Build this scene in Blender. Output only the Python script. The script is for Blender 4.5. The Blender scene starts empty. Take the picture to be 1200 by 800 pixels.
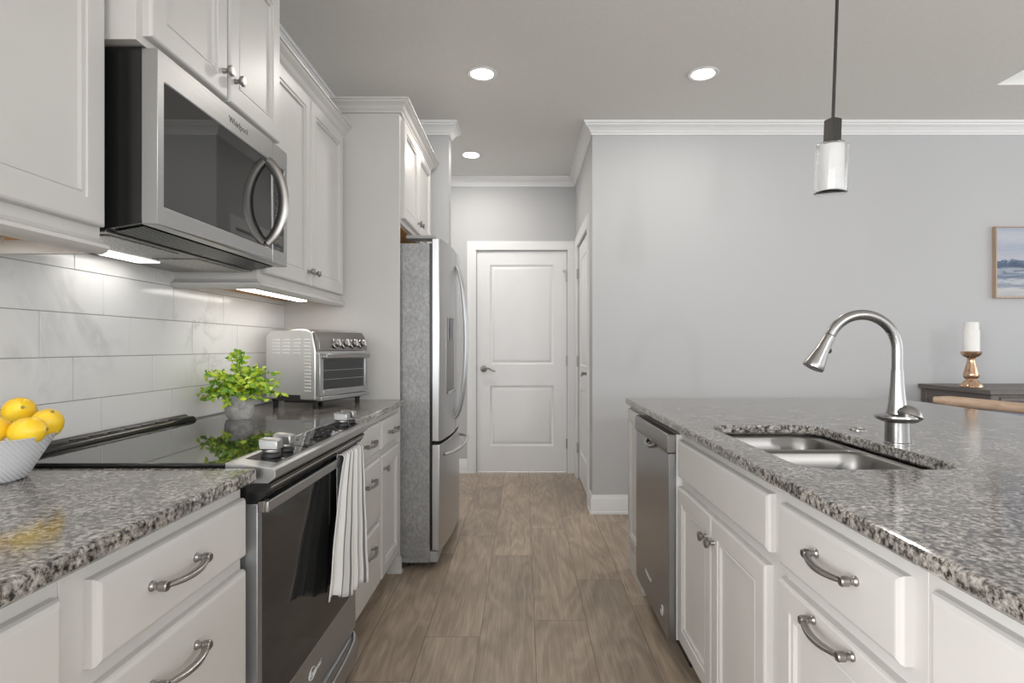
import bpy, bmesh, math, random
from mathutils import Vector, Matrix
random.seed(7)
sc = bpy.context.scene
C = sc.collection
# ------------------------------------------------------------------ camera
F = 670.0; H = 1.16
cam_d = bpy.data.cameras.new('camera'); cam = bpy.data.objects.new('camera', cam_d); C.objects.link(cam)
cam.location = (0, 0, H); cam.rotation_euler = (math.pi/2, 0, 0)
cam_d.sensor_width = 36; cam_d.lens = F/1200*36
cam_d.shift_x = -14/1200; cam_d.shift_y = 6/1200
cam_d.clip_start = 0.05
sc.camera = cam
sc.view_settings.view_transform = 'Standard'; sc.view_settings.look = 'None'
sc.view_settings.gamma = 1; sc.view_settings.use_curve_mapping = False
sc.view_settings.exposure = 0.42
# ------------------------------------------------------------------ world + lights
w = bpy.data.worlds.new('world'); sc.world = w; w.use_nodes = True
bg = w.node_tree.nodes['Background']; bg.inputs[0].default_value = (0.95, 0.975, 1.0, 1); bg.inputs[1].default_value = 1.3
def area(name, loc, target, sx, sy, power, col=(1, 1, 1), spread=None):
    l = bpy.data.lights.new(name, 'AREA'); l.shape = 'RECTANGLE'; l.size = sx; l.size_y = sy
    l.energy = power; l.color = col
    if spread: l.spread = spread
    o = bpy.data.objects.new(name, l); C.objects.link(o); o.location = loc
    o.rotation_euler = (Vector(target)-Vector(loc)).to_track_quat('-Z', 'Y').to_euler()
    return o
area('window_fill', (-.2, -2.7, 1.7), (.5, 4, 1.1), 2.6, 1.8, 28)  # added fill for windows behind the camera, placed to brighten the island fronts
area('island_fill', (-2.6, -1.5, 1.5), (.8, 1.3, .5), 2.0, 1.8, 150)  # unseen fill lamp added at rear left to lift the island cabinet faces
area('candle_shadow_lamp', (2.0, -0.9, 1.82), (2.9, 4.0, 1.2), .07, .10, 13)  # small added lamp behind the camera, set to throw the candle's wall shadow
area('flash_stand_in', (.88, -0.95, 1.18), (2.9, 4.0, 1.2), .07, .10, 9)  # small added lamp in place of a camera flash, for the second candle shadow
area('dining_daylight', (5.6, 1.2, 1.6), (0, 2.2, 1.0), 2.4, 1.6, 12, (.95, .98, 1))
# ------------------------------------------------------------------ materials
def new_mat(name):
    m = bpy.data.materials.new(name); m.use_nodes = True
    nt = m.node_tree; return m, nt, nt.nodes, nt.links, nt.nodes['Principled BSDF']
def setp(b, col=None, rough=None, metal=None, spec=None, coat=None, trans=None, ior=None, sheen=None):
    if col is not None: b.inputs['Base Color'].default_value = (*col, 1)
    if rough is not None: b.inputs['Roughness'].default_value = rough
    if metal is not None: b.inputs['Metallic'].default_value = metal
    if spec is not None: b.inputs['Specular IOR Level'].default_value = spec
    if coat is not None: b.inputs['Coat Weight'].default_value = coat
    if trans is not None: b.inputs['Transmission Weight'].default_value = trans
    if ior is not None: b.inputs['IOR'].default_value = ior
def tex_obj(N, L, scale, kind='Object'):
    tc = N.new('ShaderNodeTexCoord'); mp = N.new('ShaderNodeMapping'); mp.inputs['Scale'].default_value = scale
    L.new(tc.outputs[kind], mp.inputs['Vector']); return mp.outputs['Vector']
def noise(N, L, vec, scale, detail=3, rough=.5, dist=0):
    n = N.new('ShaderNodeTexNoise'); n.inputs['Scale'].default_value = scale; n.inputs['Detail'].default_value = detail
    n.inputs['Roughness'].default_value = rough; n.inputs['Distortion'].default_value = dist
    if vec is not None: L.new(vec, n.inputs['Vector'])
    return n
def ramp(N, L, fac, stops):
    r = N.new('ShaderNodeValToRGB'); e = r.color_ramp.elements
    while len(e) < len(stops): e.new(.5)
    for i, (p, c) in enumerate(stops):
        e[i].position = p; e[i].color = (*c, 1) if len(c) == 3 else c
    L.new(fac, r.inputs['Fac']); return r
def bump(N, L, b, h, strength=.1, dist=.002):
    bp = N.new('ShaderNodeBump'); bp.inputs['Strength'].default_value = strength; bp.inputs['Distance'].default_value = dist
    L.new(h, bp.inputs['Height']); L.new(bp.outputs['Normal'], b.inputs['Normal'])
def mix(N, L, a, b, fac, mode='MIX'):
    m = N.new('ShaderNodeMix'); m.data_type = 'RGBA'; m.blend_type = mode
    for s, v in ((m.inputs[0], fac), (m.inputs[6], a), (m.inputs[7], b)):
        if isinstance(v, (int, float)): s.default_value = v
        elif isinstance(v, tuple): s.default_value = (*v, 1)
        else: L.new(v, s)
    return m.outputs[2]
def math_n(N, L, op, a, b=None):
    m = N.new('ShaderNodeMath'); m.operation = op
    for i, v in enumerate((a, b)):
        if v is None: continue
        if isinstance(v, (int, float)): m.inputs[i].default_value = v
        else: L.new(v, m.inputs[i])
    return m.outputs[0]
def simple(name, col, rough=.5, metal=0, bscale=None, bstr=.05, var=.04, **k):
    m, nt, N, L, b = new_mat(name); setp(b, col, rough, metal, **k)
    v = tex_obj(N, L, (1, 1, 1)); n = noise(N, L, v, bscale or 8, 3)
    lo = tuple(c*(1-var) for c in col); hi = tuple(min(1, c*(1+var)) for c in col)
    r = ramp(N, L, n.outputs['Fac'], [(.3, lo), (.7, hi)]); L.new(r.outputs[0], b.inputs['Base Color'])
    if bscale: bump(N, L, b, n.outputs['Fac'], bstr, .001)
    return m
def brushed(name, col, rough=.28, axis='Z', str_=.04, metal=1.0):
    m, nt, N, L, b = new_mat(name); setp(b, col, rough, metal)
    s = {'Z': (220, 220, 3), 'Y': (220, 3, 220), 'X': (3, 220, 220)}[axis]
    v = tex_obj(N, L, s); n = noise(N, L, v, 1, 4, .6)
    r = ramp(N, L, n.outputs['Fac'], [(.25, tuple(c*.93 for c in col)), (.75, tuple(min(1, c*1.05) for c in col))])
    L.new(r.outputs[0], b.inputs['Base Color']); bump(N, L, b, n.outputs['Fac'], str_, .0006)
    return m
def emis(name, col, s):
    m, nt, N, L, b = new_mat(name); setp(b, (.8, .8, .8), .4)
    b.inputs['Emission Color'].default_value = (*col, 1); b.inputs['Emission Strength'].default_value = s
    return m
M = {}
M['cab'] = simple('cabinet_paint', (.555, .542, .522), .38, var=.015)
M['trimw'] = simple('trim_paint', (.74, .74, .74), .35, var=.01)
M['doorw'] = simple('door_paint', (.74, .74, .745), .4, var=.012)
M['wall'] = simple('wall_paint', (.475, .478, .485), .75, bscale=300, bstr=.04, var=.01)
M['ceil'] = simple('ceiling_paint', (.72, .71, .68), .9, bscale=60, bstr=.1, var=.02)
M['tray'] = simple('tray_paint_lit', (.78, .78, .75), .9, var=.02)  # paler than the ceiling: light on the tray face is put into its colour
M['steel'] = brushed('brushed_steel_vertical', (.56, .565, .57), .32, 'Z')
M['faucet'] = brushed('brushed_faucet_steel', (.34, .335, .33), .27, 'Z', .02)
M['steelh'] = brushed('brushed_steel_horizontal', (.48, .48, .48), .33, 'Y')
M['steeldk'] = brushed('dark_brushed_steel', (.30, .285, .27), .32, 'Y')
M['dwsteel'] = brushed('dishwasher_steel', (.36, .365, .37), .3, 'Z')
M['nickel'] = simple('satin_nickel', (.36, .345, .33), .3, 1.0, var=.03)
M['sinksteel'] = brushed('sink_steel', (.24, .235, .228), .36, 'X')
M['black'] = simple('black_enamel', (.012, .012, .012), .22, var=.1)
M['blackglass'] = simple('black_glass', (.018, .018, .018), .03, var=.05, spec=.8)
M['ovenglass'] = simple('oven_glass', (.022, .022, .022), .08, var=.05, spec=.35)
M['ovensteel'] = brushed('oven_door_steel', (.46, .475, .49), .42, 'Y')
M['toastersteel'] = brushed('toaster_steel', (.66, .66, .66), .36, 'X')
M['blackpl'] = simple('black_plastic', (.02, .02, .02), .45, var=.1)
M['greypl'] = simple('grey_plastic', (.32, .32, .32), .5, var=.03)
M['whitepl'] = simple('white_plastic', (.72, .72, .71), .4, var=.02)
M['bronze'] = simple('dark_bronze', (.05, .047, .045), .42, .6, var=.08)
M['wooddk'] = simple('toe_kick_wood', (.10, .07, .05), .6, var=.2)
M['glow'] = emis('lamp_diffuser', (1, .97, .92), 14)
M['ledglow'] = emis('led_strip_diffuser', (1, .97, .9), 4)
M['hoodglow'] = emis('hood_lens', (1, .98, .94), 1.8)
M['marks'] = simple('printed_white', (.75, .75, .75), .5, var=.02)
M['marksdk'] = simple('printed_grey', (.12, .12, .12), .5, var=.02)
M['wax'] = simple('candle_wax', (.80, .79, .77), .55, var=.03)
def mk():
    # fridge side: stippled grey metal
    m, nt, N, L, b = new_mat('stippled_grey_metal'); setp(b, (.22, .22, .22), .4, .35)
    v = tex_obj(N, L, (1, 1, .6)); n = noise(N, L, v, 95, 4, .65); n2 = noise(N, L, v, 14, 3, .6)
    r = ramp(N, L, n.outputs['Fac'], [(.3, (.25, .25, .252)), (.7, (.41, .41, .41))])
    o = mix(N, L, r.outputs[0], ramp(N, L, n2.outputs['Fac'], [(.35, (.82, .82, .82)), (.7, (1, 1, 1))]).outputs[0], 1.0, 'MULTIPLY')
    L.new(o, b.inputs['Base Color']); bump(N, L, b, n.outputs['Fac'], .35, .002); M['stipple'] = m
    # granite
    m, nt, N, L, b = new_mat('speckled_granite'); setp(b, (.3, .3, .3), .13, 0, spec=1.0)
    v = tex_obj(N, L, (1, 1, 1)); n = noise(N, L, v, 105, 4, .62, .1); n2 = noise(N, L, v, 22, 4, .6, .4)
    vo = N.new('ShaderNodeTexVoronoi'); vo.inputs['Scale'].default_value = 260; L.new(v, vo.inputs['Vector'])
    r = ramp(N, L, n.outputs['Fac'], [(.36, (.018, .016, .015)), (.43, (.085, .076, .068)), (.49, (.25, .235, .22)), (.58, (.40, .385, .365)), (.70, (.52, .50, .48))])
    r2 = ramp(N, L, vo.outputs['Color'], [(.2, (.45, .43, .41)), (.6, (1, 1, 1))])
    o = mix(N, L, r.outputs[0], r2.outputs[0], .55, 'MULTIPLY')
    r3 = ramp(N, L, n2.outputs['Fac'], [(.38, (.60, .585, .57)), (.62, (1.1, 1.08, 1.05))])
    o = mix(N, L, o, r3.outputs[0], 1.0, 'MULTIPLY')
    L.new(o, b.inputs['Base Color']); M['granite'] = m
    # floor planks
    m, nt, N, L, b = new_mat('oak_vinyl_planks'); setp(b, (.2, .2, .2), .42, 0, spec=.4)
    tc = N.new('ShaderNodeTexCoord'); sp = N.new('ShaderNodeSeparateXYZ'); L.new(tc.outputs['Object'], sp.inputs[0])
    PW, PL = .2195, 1.22
    px = math_n(N, L, 'DIVIDE', math_n(N, L, 'SUBTRACT', sp.outputs['X'], .044-PW*20), PW)
    col = math_n(N, L, 'FLOOR', px); fx = math_n(N, L, 'FRACT', px)
    wn = N.new('ShaderNodeTexWhiteNoise'); wn.noise_dimensions = '1D'; L.new(col, wn.inputs['W'])
    py = math_n(N, L, 'ADD', math_n(N, L, 'DIVIDE', sp.outputs['Y'], PL), math_n(N, L, 'MULTIPLY', wn.outputs['Value'], 5.3))
    row = math_n(N, L, 'FLOOR', py); fy = math_n(N, L, 'FRACT', py)
    cb = N.new('ShaderNodeCombineXYZ'); L.new(col, cb.inputs[0]); L.new(row, cb.inputs[1])
    wn2 = N.new('ShaderNodeTexWhiteNoise'); wn2.noise_dimensions = '2D'; L.new(cb.outputs[0], wn2.inputs['Vector'])
    off = N.new('ShaderNodeVectorMath'); off.operation = 'SCALE'; L.new(wn2.outputs['Color'], off.inputs[0]); off.inputs['Scale'].default_value = 20
    add = N.new('ShaderNodeVectorMath'); add.operation = 'ADD'; L.new(tc.outputs['Object'], add.inputs[0]); L.new(off.outputs[0], add.inputs[1])
    def mapped(s):
        mp = N.new('ShaderNodeMapping'); mp.inputs['Scale'].default_value = s; L.new(add.outputs[0], mp.inputs['Vector']); return mp.outputs[0]
    big = noise(N, L, mapped((5.5, 1.1, 1)), 1, 2, .5, .5)
    rings = math_n(N, L, 'SINE', math_n(N, L, 'MULTIPLY', big.outputs['Fac'], 48))
    fine = noise(N, L, mapped((120, 5, 1)), 1, 5, .65)
    patch = noise(N, L, mapped((4, 1.6, 1)), 1, 3, .6)
    base = ramp(N, L, fine.outputs['Fac'], [(.25, (.255, .203, .155)), (.5, (.355, .287, .223)), (.75, (.455, .378, .303))]).outputs[0]
    rg = ramp(N, L, math_n(N, L, 'ADD', math_n(N, L, 'MULTIPLY', rings, .5), .5), [(.0, (.86, .85, .84)), (.6, (1, 1, 1)), (1, (1.12, 1.12, 1.12))]).outputs[0]
    o = mix(N, L, base, rg, .75, 'MULTIPLY')
    o = mix(N, L, o, ramp(N, L, patch.outputs['Fac'], [(.3, (.78, .77, .76)), (.6, (1.06, 1.06, 1.06))]).outputs[0], .9, 'MULTIPLY')
    o = mix(N, L, o, ramp(N, L, wn2.outputs['Value'], [(0, (.90, .90, .91)), (1, (1.08, 1.07, 1.06))]).outputs[0], 1.0, 'MULTIPLY')
    seam = math_n(N, L, 'MAXIMUM', math_n(N, L, 'GREATER_THAN', math_n(N, L, 'ABSOLUTE', math_n(N, L, 'SUBTRACT', fx, .5)), .4935),
                  math_n(N, L, 'GREATER_THAN', math_n(N, L, 'ABSOLUTE', math_n(N, L, 'SUBTRACT', fy, .5)), .4987))
    o = mix(N, L, o, (.09, .07, .055), math_n(N, L, 'MULTIPLY', seam, .75))
    L.new(o, b.inputs['Base Color']); bump(N, L, b, fine.outputs['Fac'], .12, .001); M['floor'] = m
    # marble tile
    m, nt, N, L, b = new_mat('marble_tile'); setp(b, (.74, .73, .72), .16, 0, spec=.5)
    v = tex_obj(N, L, (1, 1, 1)); n = noise(N, L, v, 3.2, 7, .6, .9); n2 = noise(N, L, v, 1.9, 4, .6, .2)
    av = math_n(N, L, 'ABSOLUTE', math_n(N, L, 'SUBTRACT', n.outputs['Fac'], .5))
    vein = ramp(N, L, av, [(0, (1, 1, 1)), (.016, (.6, .6, .6)), (.06, (0, 0, 0))]).outputs[0]
    mask = ramp(N, L, n2.outputs['Fac'], [(.46, (0, 0, 0)), (.62, (1, 1, 1))]).outputs[0]
    f = mix(N, L, vein, mask, 1.0, 'MULTIPLY')
    o = mix(N, L, (.74, .735, .725), (.50, .49, .48), math_n(N, L, 'MULTIPLY', f, .62))
    L.new(o, b.inputs['Base Color']); M['tile'] = m
    M['grout'] = simple('grout', (.36, .35, .34), .9, var=.05)
    # woods
    def wood(name, a, c, s, rough=.5):
        m, nt, N, L, b = new_mat(name); setp(b, a, rough)
        v = tex_obj(N, L, s); n = noise(N, L, v, 1, 5, .6, .4)
        L.new(ramp(N, L, n.outputs['Fac'], [(.3, a), (.7, c)]).outputs[0], b.inputs['Base Color'])
        bump(N, L, b, n.outputs['Fac'], .1, .001); return m
    M['cabwood'] = wood('cabinet_underside_wood', (.46, .22, .06), (.56, .30, .09), (40, 3, 3))
    M['darkwood'] = wood('weathered_dark_wood', (.085, .073, .067), (.15, .132, .122), (60, 4, 60), .4)
    M['tanwood'] = wood('tan_wood', (.42, .29, .20), (.58, .42, .31), (40, 4, 40), .45)
    M['framewood'] = wood('picture_frame_wood', (.36, .25, .17), (.50, .37, .27), (60, 60, 4), .5)
    # towel
    m, nt, N, L, b = new_mat('striped_cotton'); setp(b, (.8, .8, .78), .95)
    uv = N.new('ShaderNodeUVMap'); sp = N.new('ShaderNodeSeparateXYZ'); L.new(uv.outputs[0], sp.inputs[0])
    fr = math_n(N, L, 'FRACT', math_n(N, L, 'MULTIPLY', sp.outputs['X'], 9))
    st = math_n(N, L, 'LESS_THAN', math_n(N, L, 'ABSOLUTE', math_n(N, L, 'SUBTRACT', fr, .5)), .10)
    L.new(mix(N, L, (.74, .735, .72), (.17, .17, .18), st), b.inputs['Base Color'])
    v = tex_obj(N, L, (1, 1, 1)); n = noise(N, L, v, 500, 2); bump(N, L, b, n.outputs['Fac'], .5, .002); M['towel'] = m
    # lemon
    m, nt, N, L, b = new_mat('lemon_peel'); setp(b, (.85, .55, .02), .35)
    v = tex_obj(N, L, (1, 1, 1)); n = noise(N, L, v, 260, 2); n2 = noise(N, L, v, 14, 3)
    L.new(ramp(N, L, n2.outputs['Fac'], [(.3, (.83, .47, .012)), (.7, (.90, .66, .035))]).outputs[0], b.inputs['Base Color'])
    bump(N, L, b, n.outputs['Fac'], .25, .001); M['lemon'] = m
    M['stem'] = simple('lemon_stem', (.25, .22, .07), .7, var=.1)
    # bowl ceramic with slanting ribs
    m, nt, N, L, b = new_mat('white_ribbed_ceramic'); setp(b, (.74, .75, .77), .3)
    wv = N.new('ShaderNodeTexWave'); wv.inputs['Scale'].default_value = 55; wv.bands_direction = 'DIAGONAL'
    tc = N.new('ShaderNodeTexCoord'); L.new(tc.outputs['Object'], wv.inputs['Vector']); bump(N, L, b, wv.outputs['Fac'], .5, .002); M['bowl'] = m
    # cement pot
    m, nt, N, L, b = new_mat('mottled_cement'); setp(b, (.45, .44, .42), .85)
    v = tex_obj(N, L, (1, 1, 1)); n = noise(N, L, v, 38, 6, .7)
    L.new(ramp(N, L, n.outputs['Fac'], [(.3, (.27, .265, .255)), (.6, (.47, .46, .45)), (.75, (.62, .61, .60))]).outputs[0], b.inputs['Base Color'])
    bump(N, L, b, n.outputs['Fac'], .4, .002); M['pot'] = m
    for nm, a, c in (('leaf_light', (.34, .52, .03), (.68, .78, .07)), ('leaf_mid', (.10, .28, .02), (.24, .42, .04))):
        m, nt, N, L, b = new_mat(nm); setp(b, a, .45); v = tex_obj(N, L, (1, 1, 1)); n = noise(N, L, v, 30, 3)
        L.new(ramp(N, L, n.outputs['Fac'], [(.35, a), (.65, c)]).outputs[0], b.inputs['Base Color']); M[nm] = m
    M['soil'] = simple('soil', (.05, .035, .02), .95, bscale=90, bstr=.4, var=.4)
    # seascape canvas
    m, nt, N, L, b = new_mat('painted_seascape'); setp(b, (.5, .5, .5), .75)
    tc = N.new('ShaderNodeTexCoord'); sp = N.new('ShaderNodeSeparateXYZ'); L.new(tc.outputs['Object'], sp.inputs[0])
    v = tex_obj(N, L, (5, 1, 26)); n = noise(N, L, v, 1, 6, .72, 1.0)
    h = math_n(N, L, 'DIVIDE', sp.outputs['Z'], .494)
    h2 = math_n(N, L, 'ADD', h, math_n(N, L, 'MULTIPLY', math_n(N, L, 'SUBTRACT', n.outputs['Fac'], .5), .34))
    sea = ramp(N, L, h2, [(.0, (.38, .39, .41)), (.12, (.50, .50, .50)), (.17, (.20, .24, .31)), (.24, (.46, .48, .51)), (.31, (.11, .15, .23)), (.36, (.34, .38, .44)), (.42, (.055, .08, .14)), (.49, (.10, .14, .21)), (.52, (.36, .40, .48))])
    e = sea.color_ramp
    sky = ramp(N, L, h2, [(.5, (.46, .46, .50)), (.7, (.34, .38, .46)), (.85, (.46, .47, .52)), (1, (.33, .37, .46))])
    k = math_n(N, L, 'GREATER_THAN', h2, .51)
    L.new(mix(N, L, sea.outputs[0], sky.outputs[0], k), b.inputs['Base Color']); M['seascape'] = m
    M['canvasedge'] = simple('canvas_edge', (.70, .67, .60), .8, var=.03)
    # mercury-glass holder
    m, nt, N, L, b = new_mat('mercury_glass'); setp(b, (.62, .40, .26), .16, .9)
    v = tex_obj(N, L, (1, 1, 1)); n = noise(N, L, v, 45, 5, .7)
    L.new(ramp(N, L, n.outputs['Fac'], [(.35, (.42, .25, .14)), (.6, (.72, .50, .36)), (.75, (.80, .72, .64))]).outputs[0], b.inputs['Base Color']); M['mercury'] = m
    m, nt, N, L, b = new_mat('clear_glass'); setp(b, (.98, .98, .98), .02, 0, trans=1, ior=1.45); M['glass'] = m
    m, nt, N, L, b = new_mat('frosted_glass_lit'); setp(b, (.68, .68, .68), .5)
    b.inputs['Emission Color'].default_value = (1, .97, .93, 1); b.inputs['Emission Strength'].default_value = .16; M['frost'] = m
    M['cloth'] = simple('blue_grey_fabric', (.26, .30, .40), .95, bscale=250, bstr=.3, var=.1)
    m, nt, N, L, b = new_mat('grease_filter_mesh'); setp(b, (.32, .31, .30), .45, .8)
    v = tex_obj(N, L, (1, 1, 1)); vo = N.new('ShaderNodeTexVoronoi'); vo.inputs['Scale'].default_value = 180; L.new(v, vo.inputs['Vector'])
    L.new(ramp(N, L, vo.outputs['Distance'], [(.1, (.10, .10, .10)), (.5, (.50, .49, .48))]).outputs[0], b.inputs['Base Color']); M['filter'] = m
mk()
# ------------------------------------------------------------------ mesh helpers
class MB:
    def __init__(s): s.v = []; s.f = []; s.uv = None
    def add(s, vs, fs):
        n = len(s.v); s.v += [tuple(p) for p in vs]; s.f += [tuple(i+n for i in f) for f in fs]; return s
    def box(s, x0, x1, y0, y1, z0, z1):
        x0, x1 = sorted((x0, x1)); y0, y1 = sorted((y0, y1)); z0, z1 = sorted((z0, z1))
        return s.add([(x0, y0, z0), (x1, y0, z0), (x1, y1, z0), (x0, y1, z0), (x0, y0, z1), (x1, y0, z1), (x1, y1, z1), (x0, y1, z1)],
                     [(0, 3, 2, 1), (4, 5, 6, 7), (0, 1, 5, 4), (1, 2, 6, 5), (2, 3, 7, 6), (3, 0, 4, 7)])
    def loft(s, rings, cap0=True, cap1=True, closed=True):
        n = len(rings[0]); vs = [p for r in rings for p in r]; fs = []
        for i in range(len(rings)-1):
            for j in range(n if closed else n-1):
                k = (j+1) % n; fs.append((i*n+j, i*n+k, (i+1)*n+k, (i+1)*n+j))
        if cap0: fs.append(tuple(range(n))[::-1])
        if cap1: fs.append(tuple((len(rings)-1)*n+j for j in range(n)))
        return s.add(vs, fs)
    def lathe(s, prof, loc=(0, 0, 0), mat=None, n=32, sx=1, sy=1):
        mat = mat or Matrix.Identity(3); loc = Vector(loc); rings = []
        for r, z in prof:
            rings.append([loc + mat @ Vector((max(r, 1e-5)*sx*math.cos(2*math.pi*k/n), max(r, 1e-5)*sy*math.sin(2*math.pi*k/n), z)) for k in range(n)])
        return s.loft(rings)
    def tube(s, pts, rad, n=12, flat=None):
        pts = [Vector(p) for p in pts]; rings = []
        if not isinstance(rad, (list, tuple)): rad = [rad]*len(pts)
        t0 = (pts[1]-pts[0]).normalized(); up = Vector((0, 0, 1)) if abs(t0.z) < .9 else Vector((0, 1, 0))
        a = t0.cross(up).normalized()
        for i, p in enumerate(pts):
            t = (pts[min(i+1, len(pts)-1)]-pts[max(i-1, 0)]).normalized()
            a = (a - t*a.dot(t)).normalized(); bb = t.cross(a); fl = flat or (1, 1)
            rings.append([p + (a*math.cos(2*math.pi*k/n)*fl[0] + bb*math.sin(2*math.pi*k/n)*fl[1])*rad[i] for k in range(n)])
        return s.loft(rings)
    def sweep(s, path, prof, closed=False):
        """path: (x,y) list; prof: (out, z) closed outline; 'out' goes to the left of the path."""
        P = [Vector(p) for p in path]; n = len(P); rings = []
        for i in range(n):
            d0 = (P[i]-P[i-1]).normalized() if (i > 0 or closed) else None
            d1 = (P[(i+1) % n]-P[i]).normalized() if (i < n-1 or closed) else None
            if d0 is None: d0 = d1
            if d1 is None: d1 = d0
            n0 = Vector((-d0.y, d0.x)); n1 = Vector((-d1.y, d1.x)); m = (n0+n1).normalized(); m = m/max(.2, m.dot(n0))
            rings.append([(P[i].x+m.x*o, P[i].y+m.y*o, z) for o, z in prof])
        if closed: rings.append(rings[0])
        return s.loft(rings, not closed, not closed)
    def prism_y(s, prof, y0, y1):      # prof (x,z)
        return s.loft([[(x, y0, z) for x, z in prof], [(x, y1, z) for x, z in prof]])
def obj(name, mb, mat, parent=None, bevel=0, smooth=35, local=False, origin=None, segs=2):
    """vertices given in world space (local=True: in the parent's space)"""
    base = Vector((0, 0, 0))
    if parent is not None and not local:
        q = parent
        while q is not None: base += Vector(q.location); q = q.parent
    org = Vector(origin) if origin is not None else Vector((0, 0, 0))
    if parent is not None and not local and origin is not None: org = Vector(origin) - base
    me = bpy.data.meshes.new(name)
    me.from_pydata([tuple(Vector(p)-base-org) for p in mb.v], [], mb.f); me.validate()
    if mb.uv:
        ul = me.uv_layers.new(name='UVMap')
        for lp in me.loops: ul.data[lp.index].uv = mb.uv[lp.vertex_index]
    bm = bmesh.new(); bm.from_mesh(me); bmesh.ops.recalc_face_normals(bm, faces=bm.faces); bm.to_mesh(me); bm.free()
    if smooth:
        for p in me.polygons: p.use_smooth = True
        me.set_sharp_from_angle(angle=math.radians(smooth))
    me.materials.append(M[mat] if isinstance(mat, str) else mat)
    o = bpy.data.objects.new(name, me); C.objects.link(o); o.location = org
    if parent is not None: o.parent = parent
    if bevel:
        b = o.modifiers.new('bevel', 'BEVEL'); b.width = bevel; b.segments = segs; b.limit_method = 'ANGLE'; b.angle_limit = math.radians(40); b.harden_normals = False
    return o
def tag(o, label, cat, group=None, kind=None):
    if label: o['label'] = label
    if cat: o['category'] = cat
    if group: o['group'] = group
    if kind: o['kind'] = kind
    return o
def thing(name, label, cat, loc=(0, 0, 0), rz=0, group=None):
    o = bpy.data.objects.new(name, None); C.objects.link(o); o.location = loc; o.rotation_euler = (0, 0, rz); o.empty_display_size = .05
    return tag(o, label, cat, group)
def struct(name, mb, mat, parent=None, label=None, **k):
    o = obj(name, mb, mat, parent, **k)
    if parent is None: o['kind'] = 'structure'
    if label: o['label'] = label
    return o
def copy_tree(o, parent=None):
    c = o.copy(); C.objects.link(c)
    if parent is not None: c.parent = parent
    for ch in list(o.children): copy_tree(ch, c)
    return c
def B(*a): return MB().box(*a)
def rr(x0, x1, y0, y1, r, n=6):
    out = []
    for cx, cy, a0 in ((x1-r, y1-r, 0), (x0+r, y1-r, 90), (x0+r, y0+r, 180), (x1-r, y0+r, 270)):
        for k in range(n+1):
            a = math.radians(a0+90*k/n); out.append((cx+r*math.cos(a), cy+r*math.sin(a)))
    return out
def rings_panel(mb, X, side, Y0, Y1, Z0, Z1, rings, back=True, plane='X'):
    """nested rectangles; depth goes inward from outer face X, which faces 'side'"""
    loops = []
    for ins, d in rings:
        a = X - side*d
        q = [(Y0+ins, Z0+ins), (Y1-ins, Z0+ins), (Y1-ins, Z1-ins), (Y0+ins, Z1-ins)]
        loops.append([(a, y, z) if plane == 'X' else (y, a, z) for y, z in q])
    return mb.loft(loops, back, True)
PANEL = lambda t, f=.052: [(0, t), (0, .006), (.002, .002), (.006, 0), (f, 0), (f+.0015, .004), (f+.009, .0045), (f+.0105, .0025), (f+.014, .0025), (f+.0155, .0105)]
SLAB = lambda t: [(0, t), (0, .009), (.0025, .004), (.008, .0005), (.011, 0)]
# ------------------------------------------------------------------ hardware
def knob(parent, X, side, Y, Z, name='knob'):
    m = Matrix.Rotation(math.pi/2*side, 3, 'Y')
    return obj(name, MB().lathe([(0, 0), (.0075, 0), (.0065, .006), (.006, .012), (.010, .016), (.0145, .02), (.0148, .025), (.012, .028), (0, .0285)], (X, Y, Z), m, 20), 'nickel', parent)
def pull(parent, X, side, Y, Z, L=.128):
    mb = MB(); m = Matrix.Rotation(math.pi/2*side, 3, 'Y'); e = L/2
    for s in (-1, 1):
        mb.lathe([(0, 0), (.0085, 0), (.0085, .003), (.0062, .006), (.0062, .012), (.0088, .015), (.0088, .026), (.007, .028), (0, .028)], (X, Y+s*e, Z), m, 16)
    pts = []; rd = []
    for i in range(15):
        t = -1+2*i/14; pts.append((X+side*(.020+.013*(1-t*t)), Y+t*e, Z-.004*(1-t*t))); rd.append(.0052+.0018*(1-t*t))
    mb.tube(pts, rd, 10, (1.15, .85))
    return obj('handle', mb, 'nickel', parent)
def front(parent, kind, X, side, Y0, Y1, Z0, Z1, hw=None):
    """cabinet door or drawer front with its hardware"""
    rings = PANEL(.021) if kind in ('door', 'panel_drawer') else SLAB(.021)
    o = obj('door' if kind == 'door' else 'drawer', rings_panel(MB(), X, side, Y0, Y1, Z0, Z1, rings), 'cab', parent, smooth=0)
    if hw and hw[0] == 'knob': knob(o, X, side, hw[1], hw[2])
    if hw and hw[0] == 'pull': pull(o, X, side, hw[1], hw[2])
    return o
CROWN_CAB = [(0, 0), (.012, 0), (.014, .008), (.022, .016), (.03, .03), (.046, .044), (.05, .052), (.056, .053), (.056, .062), (0, .062)]
def shift(prof, z, s=1): return [(o*s, z+d*s) for o, d in prof]
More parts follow.
